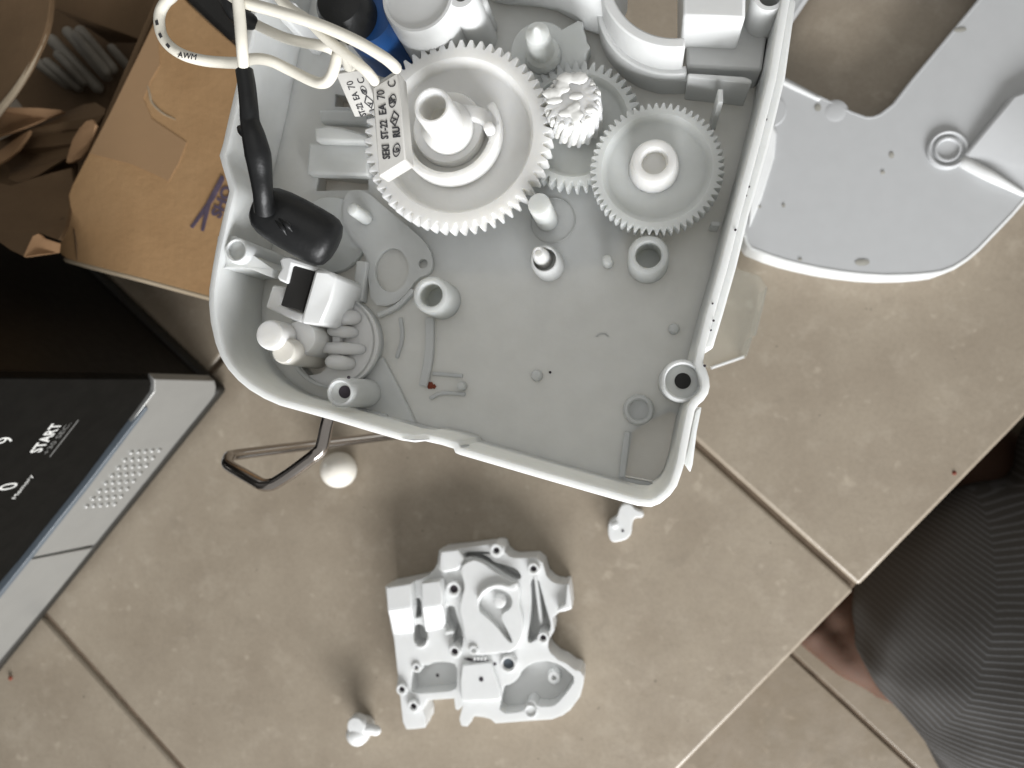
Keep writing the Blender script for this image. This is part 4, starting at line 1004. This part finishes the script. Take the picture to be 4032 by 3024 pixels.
# ================================================================ PERSON (two legs at the lower right)
kn = W(3990, 2520, -.085)
M_KNIT = mk_knit((W(3945, 2200, -.02).x, W(3945, 2200, -.02).y, 0), R_(-14))
def voxel(name, parts, vox, m, parent=None, loc=None, smooth_it=6):
    V, Fc = join(parts)
    o = mesh(name, V, Fc, m, parent, smooth=0, loc=loc)
    r = o.modifiers.new('remesh', 'REMESH'); r.mode = 'VOXEL'; r.voxel_size = vox; r.use_smooth_shade = True
    s_ = o.modifiers.new('smooth', 'SMOOTH'); s_.iterations = smooth_it; s_.factor = .5
    dg_ = bpy.context.evaluated_depsgraph_get()
    me = bpy.data.meshes.new_from_object(o.evaluated_get(dg_))
    o.modifiers.clear(); o.data = me
    me.polygons.foreach_set('use_smooth', [True] * len(me.polygons))
    return o
def foot_parts(heel, toe, zf, side):
    d = Vector((toe.x - heel.x, toe.y - heel.y, 0)); Lf = d.length; d.normalize(); n_ = Vector((-d.y, d.x, 0)) * side
    pt = lambda a, b, h: Vector((heel.x, heel.y, zf)) + d * Lf * a + n_ * b + Vector((0, 0, h))
    ps = [tube_g([pt(-.02, 0, .028), pt(.15, 0, .036), pt(.42, .002, .034), pt(.62, .004, .026), pt(.76, .004, .019)], [.029, .033, .033, .034, .030], n=18, flat=.8),
          tube_g([pt(.6, .004, .016), pt(.74, .004, .014)], [.040, .043], n=18, flat=.36)]
    for b, a1, r in ((-.030, 1.0, .0118), (-.010, .99, .0088), (.008, .955, .0083), (.024, .91, .0079), (.038, .86, .0076)):
        ps.append(tube_g([pt(.70, b * .8, .016), pt(.80, b, .016), pt(a1 - .06, b * 1.05, .0125), pt(a1, b * 1.05, r + .0005)], [r * 1.1, r * .98, r * .95, r], n=12))
    return ps, pt
tag(voxel('grease', GREASE, .00028, M_GREASE, pin, smooth_it=6), kind='stuff')
h1, t1 = W(3985, 2920, ZL), W(3290, 2330, ZL)
f1, pt1 = foot_parts(h1, t1, ZL + .0015, -1)
h2, t2 = W(4200, 2060, ZL), W(3560, 1720, ZL)
f2, pt2 = foot_parts(h2, t2, ZL + .0015, 1)
knee1 = W(3950, 2440, -.085); hip1 = W(5450, 3180, -.01)
knee2 = W(4640, 1950, -.075); hip2 = W(5750, 3000, -.01)
ank1 = pt1(.08, 0, .075); ank2 = pt2(.12, 0, .075)
body = f1 + f2 + [
    tube_g([ank1 - Vector((0, 0, .045)), ank1, (ank1 + knee1) / 2, knee1 - Vector((0, 0, .01))], [.030, .030, .042, .046], n=16),
    tube_g([ank2 - Vector((0, 0, .045)), ank2, (ank2 + knee2) / 2, knee2 - Vector((0, 0, .01))], [.030, .030, .042, .046], n=16),
    tube_g([knee1, (knee1 + hip1) / 2, hip1], [.048, .062, .075], n=16), tube_g([knee2, (knee2 + hip2) / 2, hip2], [.048, .062, .075], n=16),
    tube_g([hip1, (hip1 + hip2) / 2, hip2], [.085, .1, .085], n=16)]
pb = voxel('person', body, .0035, M_SKIN, None, loc=(knee1.x, knee1.y, ZL), smooth_it=4)
tag(pb, 'barefoot person in ribbed grey knit trousers sitting below the tile edge', 'person')
mid1 = knee1 * .45 + ank1 * .55
pants = [tube_g([hip1, knee1 * .5 + hip1 * .5, knee1 * .8 + hip1 * .2, knee1], [.105, .098, .092, .084], n=28),
         tube_g([knee1, knee1 * .6 + ank1 * .4, ank1 + Vector((0, 0, .004)), ank1 - Vector((0, 0, .012))], [.083, .066, .052, .048], n=28, rounded=False),
         tube_g([hip2, knee2 * .5 + hip2 * .5, knee2], [.105, .095, .084], n=28),
         tube_g([knee2, knee2 * .5 + ank2 * .5, ank2], [.082, .064, .050], n=28, rounded=False),
         tube_g([hip1, (hip1 + hip2) / 2, hip2], [.11, .125, .11], n=24)]
tr = voxel('trousers', pants, .006, M_KNIT, pb, smooth_it=5)
from mathutils import noise as mnoise
for v in tr.data.vertices:                  # soft folds in the cloth
    q = v.co + ORG[pb.name]
    a = mnoise.noise(Vector((q.x * 16 + q.y * 9, q.y * 16 - q.x * 9, q.z * 8))) + .5 * mnoise.noise(q * 45)
    v.co += v.normal * a * .0035

for i, (u, v) in enumerate(((3755, 1862), (45, 2668))):
    p = W(u, v, 0); r = .0011 + .0004 * (i % 3)
    g = mesh('grit', *lathe_g(p, [(r * .8, .0004), (r, .0008), (r * .4, .0014)], 7), M_CRUMB, None)
    tag(g, ['reddish grit speck near the tile edge by the trousers', 'reddish grit speck on the tile at the far lower left', 'dark grit speck on the tile left of the gear cover', 'dark grit speck on the tile just under the housing rim', 'dark grit speck on the tile beside the grout line'][i], 'grit')
# crumb on the tray floor
c = W(1696, 1518, ZF)
o = mesh('crumb', *join([lathe_g((c.x, c.y), [(.0009, ZF + .0002), (.0012, ZF + .0006), (.0004, ZF + .0011)], 6), lathe_g((c.x + .0011, c.y - .0003), [(.0006, ZF + .0002), (.0008, ZF + .0005), (.0003, ZF + .0009)], 5)]), M_CRUMB, None)
tag(o, 'tiny reddish crumb on the grey tray floor', 'crumb')
